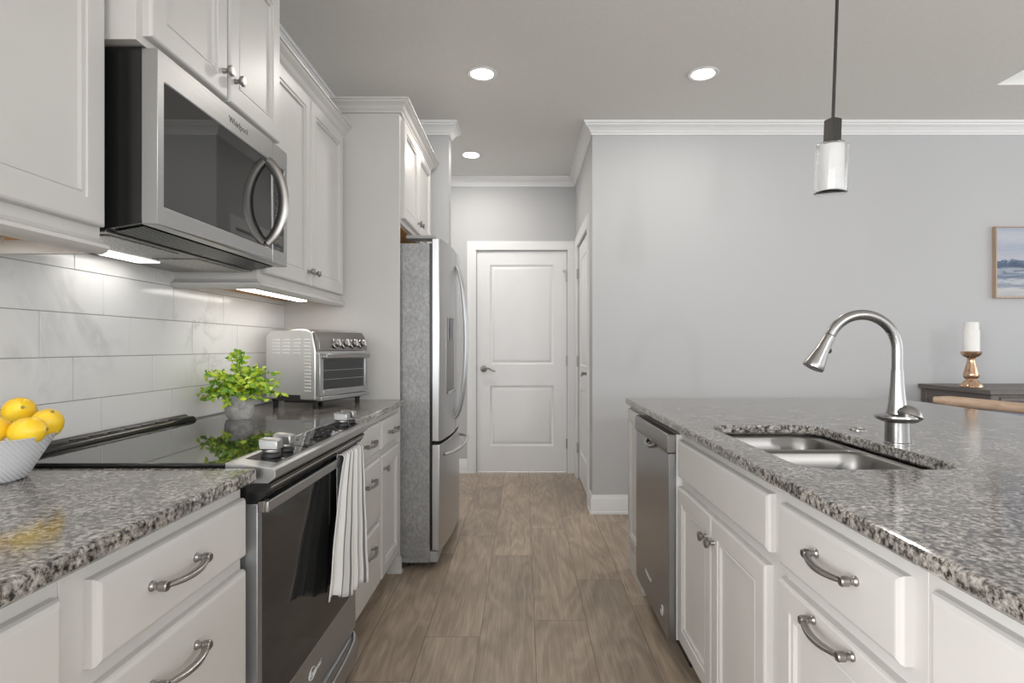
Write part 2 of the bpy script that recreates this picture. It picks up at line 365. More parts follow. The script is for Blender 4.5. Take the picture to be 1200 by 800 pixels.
# ================================================================== STRUCTURE
CZ = 2.71; WX = -1.235; YP = 2.93; BY = 3.97; FY = 5.25; HX = .475
struct('floor', B(-3, 6.2, -3.2, 5.6, -.05, 0), 'floor')
tx0, tx1, ty0, ty1 = 2.80, 5.2, .6, 3.39
cm = MB()
cm.box(-3, tx0, -3.2, 5.6, CZ, CZ+.1).box(tx0, tx1, ty1, 5.6, CZ, CZ+.1).box(tx0, tx1, -3.2, ty0, CZ, CZ+.1).box(tx1, 6.2, -3.2, 5.6, CZ, CZ+.1)
struct('ceiling', cm, 'ceil', smooth=0)
tm = MB().box(tx0-.05, tx0, ty0-.05, ty1+.05, CZ+.1, CZ+.32).box(tx1, tx1+.05, ty0-.05, ty1+.05, CZ+.1, CZ+.32)
tm.box(tx0, tx1, ty1, ty1+.05, CZ+.1, CZ+.32).box(tx0, tx1, ty0-.05, ty0, CZ+.1, CZ+.32).box(tx0-.05, tx1+.05, ty0-.05, ty1+.05, CZ+.32, CZ+.4)
tm.box(tx0+.0, tx1, ty1-.004, ty1, CZ, CZ+.1)
struct('ceiling_tray', tm, 'tray', smooth=0)
struct('wall_left', B(WX-.1, WX, -.2, BY, 0, CZ), 'wall', smooth=0)
struct('wall_back', MB().box(HX, 6.2, BY, BY+.12, 0, CZ), 'wall', smooth=0)
struct('wall_stub', B(WX-.1, -.522, BY, BY+.12, 0, CZ), 'wall', smooth=0)
# hallway right wall with door opening Y 4.22..5.04
D2a, D2b, DH = 4.22, 5.04, 2.038
struct('wall_right', MB().box(HX, HX+.12, BY+.12, D2a, 0, CZ).box(HX, HX+.12, D2b, FY, 0, CZ).box(HX, HX+.12, D2a, D2b, DH, CZ), 'wall', smooth=0)
D1a, D1b = -.431, .392
struct('wall_far', MB().box(-3, D1a-.004, FY, FY+.12, 0, CZ).box(D1b+.004, HX+.12, FY, FY+.12, 0, CZ).box(D1a-.004, D1b+.004, FY, FY+.12, DH+.004, CZ), 'wall', smooth=0)
struct('wall_hallway', B(-3, -2.9, BY+.12, FY, 0, CZ), 'wall', smooth=0)
crown = [(0, -.082), (.008, -.082), (.010, -.072), (.016, -.066), (.020, -.056), (.034, -.038), (.050, -.026), (.054, -.016), (.062, -.014), (.066, -.002), (.066, 0), (0, 0)]
struct('trim_1', MB().sweep([(6.15, BY), (HX, BY), (HX, FY), (-2.9, FY)], shift(crown, CZ-.0005)), 'trimw', smooth=0)
struct('trim_2', MB().sweep([(-2.9, BY+.12), (-.522, BY+.12), (-.522, BY), (WX, BY), (WX, -.18)], shift(crown, CZ-.0005)), 'trimw', smooth=0)
base = [(0, 0), (.018, 0), (.018, .016), (.013, .019), (.013, .105), (.010, .112), (.008, .118), (.006, .13), (0, .132)]
struct('baseboard_back', MB().sweep([(6.15, BY), (HX, BY), (HX, D2a-.09)], base), 'trimw', smooth=25)
struct('baseboard_far', MB().sweep([(D1a-.09, FY), (-2.9, FY)], base), 'trimw', smooth=25)
struct('baseboard_stub', MB().sweep([(-2.9, BY+.12), (-.522, BY+.12), (-.522, BY), (-.56, BY)], base), 'trimw', smooth=25)
# ---- interior doors
def two_panel(mb, a0, a1, z0, z1, face, side, t, plane):
    """slab with two recessed moulded panels; stiles/rails are boxes around the two panel wells"""
    w_ = a1-a0; st = .125*w_/.82; st = .118
    pz = [(z0+.235, z0+.79), (z0+.985, z1-.125)]
    zs = [z0, pz[0][0], pz[0][1], pz[1][0], pz[1][1], z1]
    def bx(p0, p1, q0, q1):
        if plane == 'Y': mb.box(p0, p1, face, face-side*t, q0, q1)
        else: mb.box(face, face-side*t, p0, p1, q0, q1)
    bx(a0, a0+st, z0, z1); bx(a1-st, a1, z0, z1)
    for q0, q1 in ((zs[0], zs[1]), (zs[2], zs[3]), (zs[4], zs[5])): bx(a0+st, a1-st, q0, q1)
    for q0, q1 in pz:
        rings_panel(mb, face, side, a0+st, a1-st, q0, q1, [(0, 0), (.006, .006), (.020, .011), (.034, .0045), (.046, .003), (.05, .003)], False, plane)
    return mb
def hinge(parent, mb): return obj('hinge', mb, 'nickel', parent)
d1 = struct('door_1', two_panel(MB(), D1a, D1b, .012, DH-.002, FY+.012, -1, .035, 'Y'), 'doorw', smooth=30)
cas = [(0, 0), (.085, 0)]
def casing(a0, a1, ztop, face, side, plane, parent):
    mb = MB(); wd = .085; prof = [(.004, 0), (.004, .010), (.012, .013), (.02, .011), (.055, .016), (.075, .019), (.085, .017), (.085, 0)]
    path = [(a0, 0), (a0, ztop), (a1, ztop), (a1, 0)]; rings = []
    for i, (a, z) in enumerate(path):
        r = []
        for o, d in prof:
            aa = a-o if i < 2 else a+o; zz = z if i in (0, 3) else z+o; q = face+side*d
            r.append((aa, q, zz) if plane == 'Y' else (q, aa, zz))
        rings.append(r)
    mb.loft(rings)
    return obj('door_casing', mb, 'trimw', parent, smooth=25)
casing(D1a-.004, D1b+.004, DH+.002, FY, -1, 'Y', d1)
def lever(parent, p, n, along):
    """rose on face point p, normal n, lever pointing along"""
    p, n, a = Vector(p), Vector(n), Vector(along); rot = Vector((0, 0, 1)).rotation_difference(n).to_matrix()
    mb = MB().lathe([(0, 0), (.031, 0), (.031, .006), (.026, .011), (.012, .014), (.011, .045), (.013, .052), (0, .054)], p, rot, 24)
    pts = [p+n*.045+a*t*.11+Vector((0, 0, 1))*(.010*math.sin(t*math.pi*1.6)-.012*t) for t in [i/10 for i in range(11)]]
    mb.tube(pts, [.010, .0095, .009, .0085, .008, .0078, .0075, .0075, .0075, .0075, .007], 10)
    return obj('lever_handle', mb, 'nickel', parent)
lever(d1, (D1a+.06, FY+.012, .957), (0, -1, 0), (1, 0, 0))
obj('strike_plate', B(D1a-.008, D1a-.001, FY-.004, FY+.01, .925, .99), 'nickel', d1)
for z in (1.80, 1.03, .27): hinge(d1, MB().lathe([(0, 0), (.006, 0), (.006, .09), (0, .09)], (D1b+.003, FY-.002, z-.045)).box(D1b-.006, D1b+.018, FY-.001, FY+.010, z-.045, z+.045))
obj('door_guard', MB().box(D1b-.035, D1b-.002, FY-.005, FY+.010, 1.85, 1.865).box(D1b-.004, D1b+.002, FY-.008, FY+.01, 1.80, 1.87), 'nickel', d1)
d2 = struct('door_2', two_panel(MB(), D2a+.003, D2b-.003, .012, DH-.004, HX+.012, -1, .035, 'X'), 'doorw', smooth=30)
casing(D2a, D2b, DH, HX, -1, 'X', d2)
lever(d2, (HX+.012, D2a+.065, .957), (-1, 0, 0), (0, 1, 0))
for z in (1.80, 1.03, .27): hinge(d2, MB().lathe([(0, 0), (.006, 0), (.006, .09), (0, .09)], (HX-.004, D2b, z-.045)).box(HX-.006, HX+.005, D2b-.012, D2b+.012, z-.045, z+.045))
# ---- backsplash tiles
bs0, bs1 = .2, YP-.002
TH = .1193; TW = .333; z00 = .893
struct('wall_backsplash', B(WX, WX+.006, bs0, bs1, .88, 1.44), 'grout', smooth=0)
tb = MB(); g = .0011
for r, j0 in enumerate((1.66, 1.555, 1.447, 1.667, 1.56)):
    za, zb = z00+TH*r, min(z00+TH*(r+1), 1.44)
    y = j0 - TW*math.ceil((j0-bs0)/TW)
    while y < bs1:
        a, b_ = max(y, bs0)+g, min(y+TW, bs1)-g
        if b_-a > .01:
            rings_panel(tb, WX+.009, 1, a, b_, za+g, zb-g, [(0, .004), (0, .0008), (.0008, 0)])
        y += TW
t_ = struct('wall_tiles', tb, 'tile', smooth=0)
# ================================================================== LEFT CABINETS
XE, XF = -.592, -.61          # counter edge, drawer faces of the near run
CB, CT = .86, .89             # countertop bottom, top
def base_unit(label, y0, y1, xface, side, xback, group='base cabinets'):
    t = thing('base_cabinet', label, 'cabinet', ((xface+xback)/2, (y0+y1)/2, 0))
    xi = xface-side*.021
    mb = MB().box(xback, xi, y0, y1, .10, CB-.001)
    obj('cabinet_body', mb, 'cab', t, bevel=.001)
    obj('toe_kick', B(xback, xi-side*.075, y0+.001, y1-.001, .001, .0995), 'wooddk', t)
    return t
t = base_unit('off-white base cabinet with slab drawers beside near edge of the stove', .775, 1.272, XF, 1, WX+.002)
front(t, 'drawer', XF, 1, .819, 1.262, .698, .826, ('pull', 1.0, .768))
front(t, 'drawer', XF, 1, .819, 1.262, .392, .669, ('pull', 1.0, .605))
front(t, 'drawer', XF, 1, .819, 1.262, .115, .363, ('pull', 1.0, .30))
t = base_unit('off-white base cabinet at the bottom left corner, left of the drawers by the stove', .2, .774, XF, 1, WX+.002)
front(t, 'drawer', XF, 1, .24, .76, .698, .826)
front(t, 'door', XF, 1, .24, .495, .115, .669); front(t, 'door', XF, 1, .505, .76, .115, .669)
XG = -.635
t = base_unit('off-white three-drawer base cabinet between the stove and the narrow door cabinet', 2.052, 2.547, XG, 1, WX+.002)
front(t, 'drawer', XG, 1, 2.085, 2.532, .698, .826, ('pull', 2.32, .762))
front(t, 'drawer', XG, 1, 2.085, 2.532, .41, .669, ('pull', 2.32, .60))
front(t, 'drawer', XG, 1, 2.085, 2.532, .115, .385, ('pull', 2.32, .318))
t = base_unit('off-white base cabinet with one drawer over one door beside the refrigerator', 2.548, YP-.001, XG, 1, WX+.002)
front(t, 'drawer', XG, 1, 2.562, 2.915, .698, .826, ('pull', 2.74, .762))
front(t, 'door', XG, 1, 2.562, 2.915, .115, .669, ('knob', 2.59, .61))
def slab(outer, hole, z0, z1, r=.006):
    """counter slab with eased top and bottom edges; outer/hole: xy loops"""
    bm = bmesh.new()
    def inset(lp, d):
        n = len(lp); out = []
        for i in range(n):
            a, p, c = Vector(lp[i-1]), Vector(lp[i]), Vector(lp[(i+1) % n])
            e0, e1 = (p-a).normalized(), (c-p).normalized(); n0 = Vector((-e0.y, e0.x)); n1 = Vector((-e1.y, e1.x))
            m = (n0+n1).normalized(); m = m/max(.3, m.dot(n0)); out.append(p+m*d)
        return out
    def loops(lp, sgn):
        L = [[bm.verts.new((p[0], p[1], z)) for p in inset(lp, sgn*d)] for d, z in ((r, z0), (0, z0+r), (0, z1-r), (r*.3, z1-r*.3), (r, z1))]
        n = len(lp)
        for a, c in zip(L, L[1:]):
            for j in range(n): bm.faces.new((a[j], a[(j+1) % n], c[(j+1) % n], c[j]))
        return L[0], L[-1]
    L = [loops(outer, 1)]
    if hole: L.append(loops(hole, -1))
    for k in (0, 1):
        es = []
        for lp in L:
            v = lp[k]
            for j in range(len(v)): es.append(bm.edges.get((v[j], v[(j+1) % len(v)])))
        bmesh.ops.triangle_fill(bm, use_beauty=True, edges=es)
    mb = MB(); bm.verts.index_update(); mb.v = [tuple(v.co) for v in bm.verts]; mb.f = [tuple(v.index for v in f.verts) for f in bm.faces]; bm.free()
    return mb
tag(obj('countertop', slab(rr(WX+.010, XE, .2, 1.273, .012), None, CB, CT), 'granite', smooth=0, origin=(-.9, .73, CB)), 'speckled grey granite countertop in the lower left under the bowl of lemons', 'countertop')
tag(obj('countertop', slab(rr(WX+.010, -.612, 2.05, YP-.003, .014), None, CB, CT), 'granite', smooth=0, origin=(-.9, 2.5, CB)), 'short speckled grey granite countertop under the toaster oven and potted plant', 'countertop')
# ---- upper cabinets
XU, XUf = -.915, -.936
RAIL = [(-.018, 0), (.004, 0), (.014, .004), (.022, .012), (.020, .020), (.008, .026), (.002, .034), (-.018, .034)]
def upper_case(t, xf, y0, y1, z0, z1, rail=True, ends=(True, True)):
    mb = MB().box(WX+.001, xf, y0, y1, z0+.030, z1) if rail else MB().box(WX+.001, xf, y0, y1, z0, z1)
    obj('cabinet_body', mb, 'cab', t, bevel=.001)
def upper_rail(t, xf, y0, y1, z0):
    mb = MB().sweep([(WX+.012, y1-.0), (xf, y1), (xf, y0), (WX+.012, y0)], shift([(a, b) for a, b in RAIL], z0))
    return mb
def rail_obj(t, xf, y0, y1, z0, flare_near, flare_far):
    prof = shift(RAIL, z0-.004)
    # front rail faces +X: path runs toward -Y so the left side is +X
    obj('light_rail', MB().sweep([(WX+.012, y1), (xf, y1), (xf, y0), (WX+.012, y0)][::1], [(-o if False else o, z) for o, z in prof]), 'cab', t, smooth=25)
    obj('underside', B(WX+.002, xf-.018, y0+.018, y1-.018, z0+.0295, z0+.031-.0012), 'cabwood', t)
Z0 = 1.365
t = thing('wall_cabinet', 'near off-white wall cabinet at the left edge, hanging beside the microwave', 'cabinet', (-1.08, .85, Z0))
upper_case(t, XUf, .44, 1.262, Z0, 2.25)
front(t, 'door', XU, 1, .86, 1.252, 1.421, 2.225, ('knob', .90, 1.48)); front(t, 'door', XU, 1, .455, .852, 1.421, 2.225, ('knob', .81, 1.48))
obj('light_rail', MB().sweep([(XUf, 1.262), (XUf, .44)], shift(RAIL, Z0-.002)).box(WX+.012, XUf-.001, 1.244, 1.262, Z0-.002, Z0+.03).box(WX+.012, XUf-.001, .44, .458, Z0-.002, Z0+.03), 'cab', t, smooth=25)
obj('underside', B(WX+.012, XUf-.02, .459, 1.243, Z0+.027, Z0+.030), 'cabwood', t)
obj('crown_moulding', MB().sweep([(XUf, 1.262), (XUf, .44)], shift(CROWN_CAB, 2.235)), 'cab', t, smooth=0)
t = thing('wall_cabinet', 'off-white two-door wall cabinet hanging above the toaster oven', 'cabinet', (-1.08, 2.46, Z0))
upper_case(t, XUf, 2.005, YP-.001, Z0, 2.25)
front(t, 'door', XU, 1, 2.03, 2.455, 1.421, 2.225, ('knob', 2.425, 1.478)); front(t, 'door', XU, 1, 2.465, 2.90, 1.421, 2.225, ('knob', 2.495, 1.478))
obj('light_rail', MB().sweep([(XUf, YP-.001), (XUf, 2.005), (WX+.012, 2.005)][::1], shift(RAIL, Z0-.002)), 'cab', t, smooth=25)
obj('underside', B(WX+.012, XUf-.02, 2.025, YP-.003, Z0+.027, Z0+.030), 'cabwood', t)
obj('crown_moulding', MB().sweep([(XUf, YP-.002), (XUf, 2.005)], shift(CROWN_CAB, 2.225)), 'cab', t, smooth=0)
t = thing('wall_cabinet', 'off-white two-door wall cabinet directly above the microwave', 'cabinet', (-1.05, 1.63, 1.84))
XM, XMf = -.84, -.861
obj('cabinet_body', MB().box(WX+.001, XMf, 1.268, 1.992, 1.842, 2.40), 'cab', t, bevel=.001)
front(t, 'door', XM, 1, 1.29, 1.624, 1.86, 2.36, ('knob', 1.597, 1.93)); front(t, 'door', XM, 1, 1.634, 1.972, 1.86, 2.36, ('knob', 1.662, 1.93))
obj('crown_moulding', MB().sweep([(WX+.01, 1.992), (XMf, 1.992), (XMf, 1.268), (WX+.01, 1.268)][::1], shift(CROWN_CAB, 2.385)), 'cab', t, smooth=25)
# ---- fridge enclosure
XP = -.638
t = thing('refrigerator_cabinet', 'tall white side panel with two-door cabinet bridging above the refrigerator', 'cabinet', (-.94, 3.4, 0))
obj('side_panel', B(WX+.001, XP, YP, YP+.02, 0.001, 2.37), 'cab', t, bevel=.001)
obj('side_panel', B(WX+.001, XP, 3.85, 3.87, 0.001, 2.37), 'cab', t, bevel=.001)
obj('cabinet_body', B(WX+.001, XP-.0, YP+.0205, 3.8495, 1.80, 2.37), 'cab', t, bevel=.001)
obj('underside', B(WX+.02, XP-.02, YP+.022, 3.848, 1.795, 1.7995), 'cabwood', t)
XQ = XP+.021
front(t, 'door', XQ, 1, 2.965, 3.36, 1.825, 2.335, ('knob', 3.325, 1.875)); front(t, 'door', XQ, 1, 3.37, 3.80, 1.825, 2.335, ('knob', 3.40, 1.875))
obj('crown_moulding', MB().sweep([(WX+.01, 3.87), (XP, 3.87), (XP, YP), (WX+.01, YP)], shift(CROWN_CAB, 2.355)), 'cab', t, smooth=0)
obj('foot_moulding', MB().sweep([(XP, YP+.02), (XP, YP), (XP-.06, YP)], [(0, .001), (.014, .001), (.014, .01), (.009, .016), (.008, .07), (.003, .082), (0, .082)]), 'cab', t, smooth=25)
# ================================================================== ISLAND
XI, XIf = .55, .571
IY0, IY1 = .15, 3.0
IB = 1.24
t = base_unit('off-white island base cabinet at the bottom right corner, nearest the camera', IY0, .806, XI, -1, IB)
front(t, 'drawer', XI, -1, .35, .779, .692, .828); front(t, 'door', XI, -1, .35, .56, .115, .66); front(t, 'door', XI, -1, .57, .779, .115, .66)
t = base_unit('off-white island drawer cabinet with two bow handles in view, right of the sink cabinet', .807, 1.240, XI, -1, IB)
front(t, 'drawer', XI, -1, .839, 1.238, .690, .823, ('pull', 1.01, .772))
front(t, 'panel_drawer', XI, -1, .839, 1.24, .395, .66, ('pull', 1.02, .642))
front(t, 'panel_drawer', XI, -1, .839, 1.24, .115, .375, ('pull', 1.02, .355))
# sink base: open-topped body
t = thing('base_cabinet', 'off-white two-door island cabinet under the sink with blank false drawer front', 'cabinet', (.9, 1.66, 0))
sb = MB().box(XIf, XIf+.018, 1.241, 2.058, .10, CB-.001).box(IB-.018, IB, 1.241, 2.058, .10, CB-.001).box(XIf+.018, IB-.018, 1.241, 1.2455, .10, CB-.001).box(XIf+.018, IB-.018, 2.053, 2.058, .10, CB-.001).box(XIf+.018, IB-.018, 1.2455, 2.053, .10, .118)
obj('cabinet_body', sb, 'cab', t)
obj('toe_kick', B(XIf+.075, IB, 1.268, 2.057, .001, .0995), 'wooddk', t)
front(t, 'drawer', XI, -1, 1.294, 2.052, .694, .827)
front(t, 'door', XI, -1, 1.309, 1.682, .113, .66, ('knob', 1.655, .592)); front(t, 'door', XI, -1, 1.688, 2.050, .113, .66, ('knob', 1.715, .592))
t = thing('island_end_panel', 'narrow off-white panelled end of the island beyond the dishwasher, with base moulding', 'panel', (.9, 2.84, 0))
obj('cabinet_body', B(XIf-.012, IB, 2.668, IY1, .001, CB-.001), 'cab', t, bevel=.001)
obj('face_panel', rings_panel(MB(), .545, -1, 2.675, IY1, .14, .84, PANEL(.013)), 'cab', t, smooth=30)
obj('base_moulding', MB().sweep([(IB-.1, IY1), (.553, IY1), (.553, 2.66)], [(0, .001), (.030, .001), (.030, .012), (.024, .018), (.015, .019), (.014, .095), (.008, .105), (.007, .125), (0, .13)]), 'cab', t, smooth=25)
t = thing('island_back_panel', 'off-white back of the island carrying the seating overhang', 'panel', (1.26, 1.6, 0))
obj('back_board', B(IB+.001, IB+.02, IY0, IY1, .001, CB-.001), 'cab', t)
# countertop with sink cut-out
sx0, sx1, sy0, sy1 = .628, .990, 1.262, 1.965
tag(obj('countertop', slab(rr(.532, 1.95, .12, 3.015, .02), rr(sx0, sx1, sy0, sy1, .075, 8), CB, CT), 'granite', smooth=0, origin=(1.24, 1.57, CB)), 'long speckled grey granite island countertop around the sink', 'countertop')
# sink
t = thing('kitchen_sink', 'stainless steel double-bowl undermount sink set in the island countertop', 'sink', (.81, 1.61, .68))
bm = bmesh.new(); es = []
ymid0, ymid1 = 1.668, 1.700
bowls = [(sx0+.006, sx1-.006, sy0+.006, ymid0, .195), (sx0+.006, sx1-.006, ymid1, sy1-.006, .175)]
fl = MB()
def bowl_rings(b, zt, grow=0):
    x0, x1, y0, y1, dep = b; out = []
    for i_, dz in ((0, 0), (.004, .006), (.010, .05), (.016, dep-.035), (.026, dep-.01), (.05, dep), (.12, dep+.004)):
        i_ -= grow
        out.append([(p[0], p[1], zt-dz) for p in rr(x0+i_, x1-i_, y0+i_, y1-i_, max(.02, .07-i_*.3), 8)])
    return out
for i, b in enumerate(bowls):
    mb = MB(); rin = bowl_rings(b, CB-.003-(.004 if True else 0)); mb.loft(rin, False, True)
    o = obj('sink_bowl', mb, 'sinksteel', t)
    so = o.modifiers.new('solid', 'SOLIDIFY'); so.thickness = .0012; so.offset = -1
    cx, cy = (b[0]+b[1])/2, (b[2]+b[3])/2
    obj('drain', MB().lathe([(.018, .002), (.03, .002), (.043, .003), (.045, .0015), (.045, -.002), (.018, -.002)], (cx, cy, CB-.007-b[4]-.002)).lathe([(0, .002), (.016, .004), (.018, 0), (.018, -.004), (0, -.004)], (cx, cy, CB-.007-b[4])), 'nickel', t)
def fill_flange():
    bm = bmesh.new(); es = []
    z = CB-.007
    for lp in ([(p[0], p[1]) for p in rr(sx0-.02, sx1+.02, sy0-.02, sy1+.02, .09, 8)], rr(*bowls[0][:4], .07, 8), rr(*bowls[1][:4], .07, 8)):
        vs = [bm.verts.new((x, y, z)) for x, y in lp]
        for j in range(len(vs)): es.append(bm.edges.new((vs[j], vs[(j+1) % len(vs)])))
    bmesh.ops.triangle_fill(bm, use_beauty=True, edges=es)
    mb = MB(); bm.verts.index_update(); mb.v = [tuple(v.co) for v in bm.verts]; mb.f = [tuple(v.index for v in f.verts) for f in bm.faces]; bm.free(); return mb
o = obj('sink_rim', fill_flange(), 'sinksteel', t); so = o.modifiers.new('solid', 'SOLIDIFY'); so.thickness = .002; so.offset = 0
# faucet
fx, fy = 1.045, 1.60
t = thing('faucet', 'brushed steel gooseneck pull-down faucet behind the sink', 'faucet', (fx, fy, CT))
obj('base', MB().lathe([(0, 0), (.0335, 0), (.0335, .003), (.0315, .005), (.0305, .05), (.031, .062), (0, .062)], (fx, fy, CT), n=40), 'faucet', t)
obj('collar_ring', MB().lathe([(.0, .060), (.036, .060), (.052, .067), (.0565, .073), (.0555, .078), (.045, .082), (.02, .084), (0, .084)], (fx, fy, CT), n=48), 'faucet', t)
# lever dome on the right side
hm = MB(); c = Vector((fx+.018, fy-.020, CT+.080))
for k in range(1): hm.lathe([(0, -.022), (.012, -.020), (.024, -.013), (.032, -.004), (.034, .002), (.030, .012), (.020, .022), (.009, .027), (0, .028)], c, Matrix.Rotation(.3, 3, 'Y'), 32, 1.05, 1.0)
obj('lever_handle', hm, 'faucet', t)
obj('body', MB().lathe([(.030, .068), (.0295, .08), (.0255, .095), (.021, .125), (.0175, .165), (.0158, .20), (.0156, .205), (0, .205)], (fx, fy, CT), n=40), 'faucet', t)
R = .0985; zt = 1.264-.015-R; pts = [(fx, fy, CT+.205)] + [(fx, fy, CT+.205+(zt-CT-.205)*k/3) for k in (1, 2)]
for k in range(0, 25):
    a = math.radians(k/24*155); pts.append((fx-R+R*math.cos(a), fy, zt+R*math.sin(a)))
obj('spout', MB().tube(pts, .0142, 20), 'faucet', t)
e = Vector(pts[-1]); d = (e-Vector(pts[-2])).normalized(); rot = Vector((0, 0, 1)).rotation_difference(d).to_matrix()
obj('spray_head', MB().lathe([(0, .002), (.0145, .002), (.0150, .004), (.0155, .02), (.0185, .05), (.0265, .088), (.0285, .100), (.0275, .104), (.020, .106), (0, .104)], e, rot, 32), 'faucet', t)
side = d.cross(Vector((0, 1, 0))); q = e+d*.04
bt = MB().lathe([(0, 0), (.007, 0), (.007, .006), (.005, .008), (0, .008)], q + side*.016, Vector((0, 0, 1)).rotation_difference(side).to_matrix(), 14, 1.0, .7)
obj('spray_button', bt, 'blackpl', t)
tag(obj('air_switch_button', MB().lathe([(0, 0), (.026, 0), (.026, .003), (.022, .0055), (.012, .006), (.011, .009), (0, .0095)], (1.085, 1.855, CT), n=32), 'nickel', origin=(1.085, 1.855, CT)), 'small round steel button cap set in the granite left of the faucet', 'button')
# ---- dishwasher
t = thing('dishwasher', 'stainless steel dishwasher built into the island beside the sink cabinet', 'dishwasher', (.85, 2.36, 0))
dy0, dy1 = 2.062, 2.662; XD = .522
obj('tub', B(.575, 1.2, dy0+.004, dy1-.004, .10, .845), 'greypl', t)
dm = MB(); prof = [(XD+.028, .097), (XD+.001, .097), (XD, .100), (XD, .770), (XD+.004, .774), (XD+.028, .774)]
obj('door_panel', dm.prism_y(prof, dy0+.002, dy1-.002), 'dwsteel', t, bevel=.0015)
obj('door_liner', B(XD+.028, .574, dy0+.004, dy1-.004, .10, .842), 'whitepl', t)
prof = [(XD+.028, .776), (XD-.004, .776), (XD-.006, .779), (XD-.006, .830), (XD-.001, .842), (XD+.028, .843)]
o = obj('control_strip', MB().prism_y(prof, dy0+.002, dy1-.002), 'steeldk', t, bevel=.0015)
# pocket handle: a small bright scoop
sc_m = MB(); sc_m.tube([(XD+.002, 2.27, .772), (XD-.010, 2.285, .762), (XD-.016, 2.31, .757), (XD-.016, 2.37, .757), (XD-.010, 2.395, .762), (XD+.002, 2.41, .772)], .007, 10, (1, 1))
obj('handle', sc_m, 'nickel', t)
obj('toe_kick', B(.60, .62, dy0+.004, dy1-.004, .002, .098), 'blackpl', t)
def text(parent, s, size, origin, xdir, ydir, mat, name='lettering', ext=.0003):
    cu = bpy.data.curves.new(name, 'FONT'); cu.body = s; cu.size = size; cu.extrude = ext; cu.align_x = 'CENTER'; cu.align_y = 'CENTER'
    tmp = bpy.data.objects.new('tmp_text', cu); C.objects.link(tmp)
    dg = bpy.context.evaluated_depsgraph_get(); me = bpy.data.meshes.new_from_object(tmp.evaluated_get(dg)); bpy.data.objects.remove(tmp)
    x, y = Vector(xdir).normalized(), Vector(ydir).normalized(); z = x.cross(y)
    mb = MB(); mb.v = [tuple(Vector(origin)+x*v.co.x+y*v.co.y+z*v.co.z) for v in me.vertices]; mb.f = [tuple(p.vertices) for p in me.polygons]
    bpy.data.meshes.remove(me)
    return obj(name, mb, mat, parent, smooth=0)
def ring_logo(parent, c, u, v, n, a, b, mat):
    c, u, v, n = map(Vector, (c, u, v, n)); pts = [c+n*.0006+u*a*math.cos(k/24*2*math.pi*.9+.6)+v*b*math.sin(k/24*2*math.pi*.9+.6) for k in range(25)]
    return obj('emblem', MB().tube(pts, .0012, 6), mat, parent)
text(t, 'Whirlpool', .026, (XD-.0005, 2.40, .20), (0, -1, 0), (0, 0, 1), 'marks')
ring_logo(t, (XD-.0002, 2.16, .165), (0, 1, 0), (0, 0, 1), (-1, 0, 0), .014, .018, 'marks')
# ================================================================== RANGE
RY0, RY1 = 1.283, 2.042
t = thing('stove', 'slide-in electric range with black glass cooktop, steel trim and oven below', 'stove', (-.9, 1.66, 0))
obj('oven_body', B(-1.20, -.640, RY0+.004, RY1-.004, .03, .858), 'black', t, bevel=.002)
ct = MB().box(-1.224, -.672, RY0, RY1, .8905, .8985); obj('cooktop_glass', ct, 'blackglass', t, bevel=.0015)
obj('cooktop_support', B(-1.20, -.672, RY0+.006, RY1-.006, .858, .8903), 'black', t)
# burner rings printed
for (bx_, by_, br) in ((-.86, 1.47, .105), (-.86, 1.86, .085), (-1.08, 1.46, .075), (-1.08, 1.85, .10)):
    pass
rp = [(-1.224, .8987), (-1.224, .912), (-1.219, .918), (-1.205, .919), (-1.198, .914), (-1.190, .912), (-1.180, .913), (-1.172, .908), (-1.168, .900), (-1.168, .8987)]
ris = obj('rear_vent_trim', MB().prism_y(rp, RY0+.004, RY1-.002), 'black', t, bevel=.0015)
for k in range(9): obj('vent_slot', B(-1.196, -1.184, RY0+.08+k*.07, RY0+.12+k*.07, .9115, .9145), 'blackpl', ris)
sp_ = [(-.671, .862), (-.671, .899), (-.660, .8995), (-.567, .887), (-.558, .883), (-.558, .866), (-.574, .853), (-.63, .853)]
obj('control_console', MB().prism_y(sp_, RY0, RY1), 'steelh', t, bevel=.001, smooth=0)
gl = MB(); pz = lambda x: .8995-(x+.660)*(.0115/.085)
for (a, b_, mt, nm) in ((1.535, 1.865, 'blackglass', 'touch_panel'),):
    m2 = MB().loft([[(x, a, pz(x)+d) for x, d in ((-.657, .0002), (-.657, .0022), (-.580, .0022), (-.580, .0002))], [(x, b_, pz(x)+d) for x, d in ((-.657, .0002), (-.657, .0022), (-.580, .0022), (-.580, .0002))]])
    tp = obj(nm, m2, mt, t)
for i in range(5):
    for j in range(3):
        y = 1.60+i*.048; x = -.64+j*.022; obj('key_mark', B(x, x+.004, y, y+.016, pz(x)+.0022, pz(x)+.0026), 'marksdk', tp)
for a, b_ in ((1.335, 1.53), (1.87, 2.025)):
    m2 = MB().loft([[(x, yy, pz(x)+d) for x, d in ((-.650, .0002), (-.650, .0014), (-.578, .0014), (-.578, .0002))] for yy in (a, b_)])
    obj('knob_plate', m2, 'blackglass', t)
for y in (1.385, 1.462, 1.925, 1.998):
    x = -.612; z = pz(x)+.0015
    k_ = obj('knob', MB().lathe([(0, .010), (.020, .010), (.0215, .013), (.021, .018), (0, .018)], (x, y, z), n=28), 'nickel', t)
    obj('knob_base', MB().lathe([(0, 0), (.0225, 0), (.0225, .008), (.018, .010), (0, .010)], (x, y, z), n=28), 'blackpl', k_)
    prof = [(-.0225, .018), (-.0245, .038), (-.0225, .045), (-.008, .0435), (.010, .042), (.021, .040), (.0225, .018)]
    obj('knob_grip', MB().loft([[(x+a, yy, z+b_) for a, b_ in prof] for yy in (y-.018, y+.018)]), 'steelh', k_, bevel=.003)
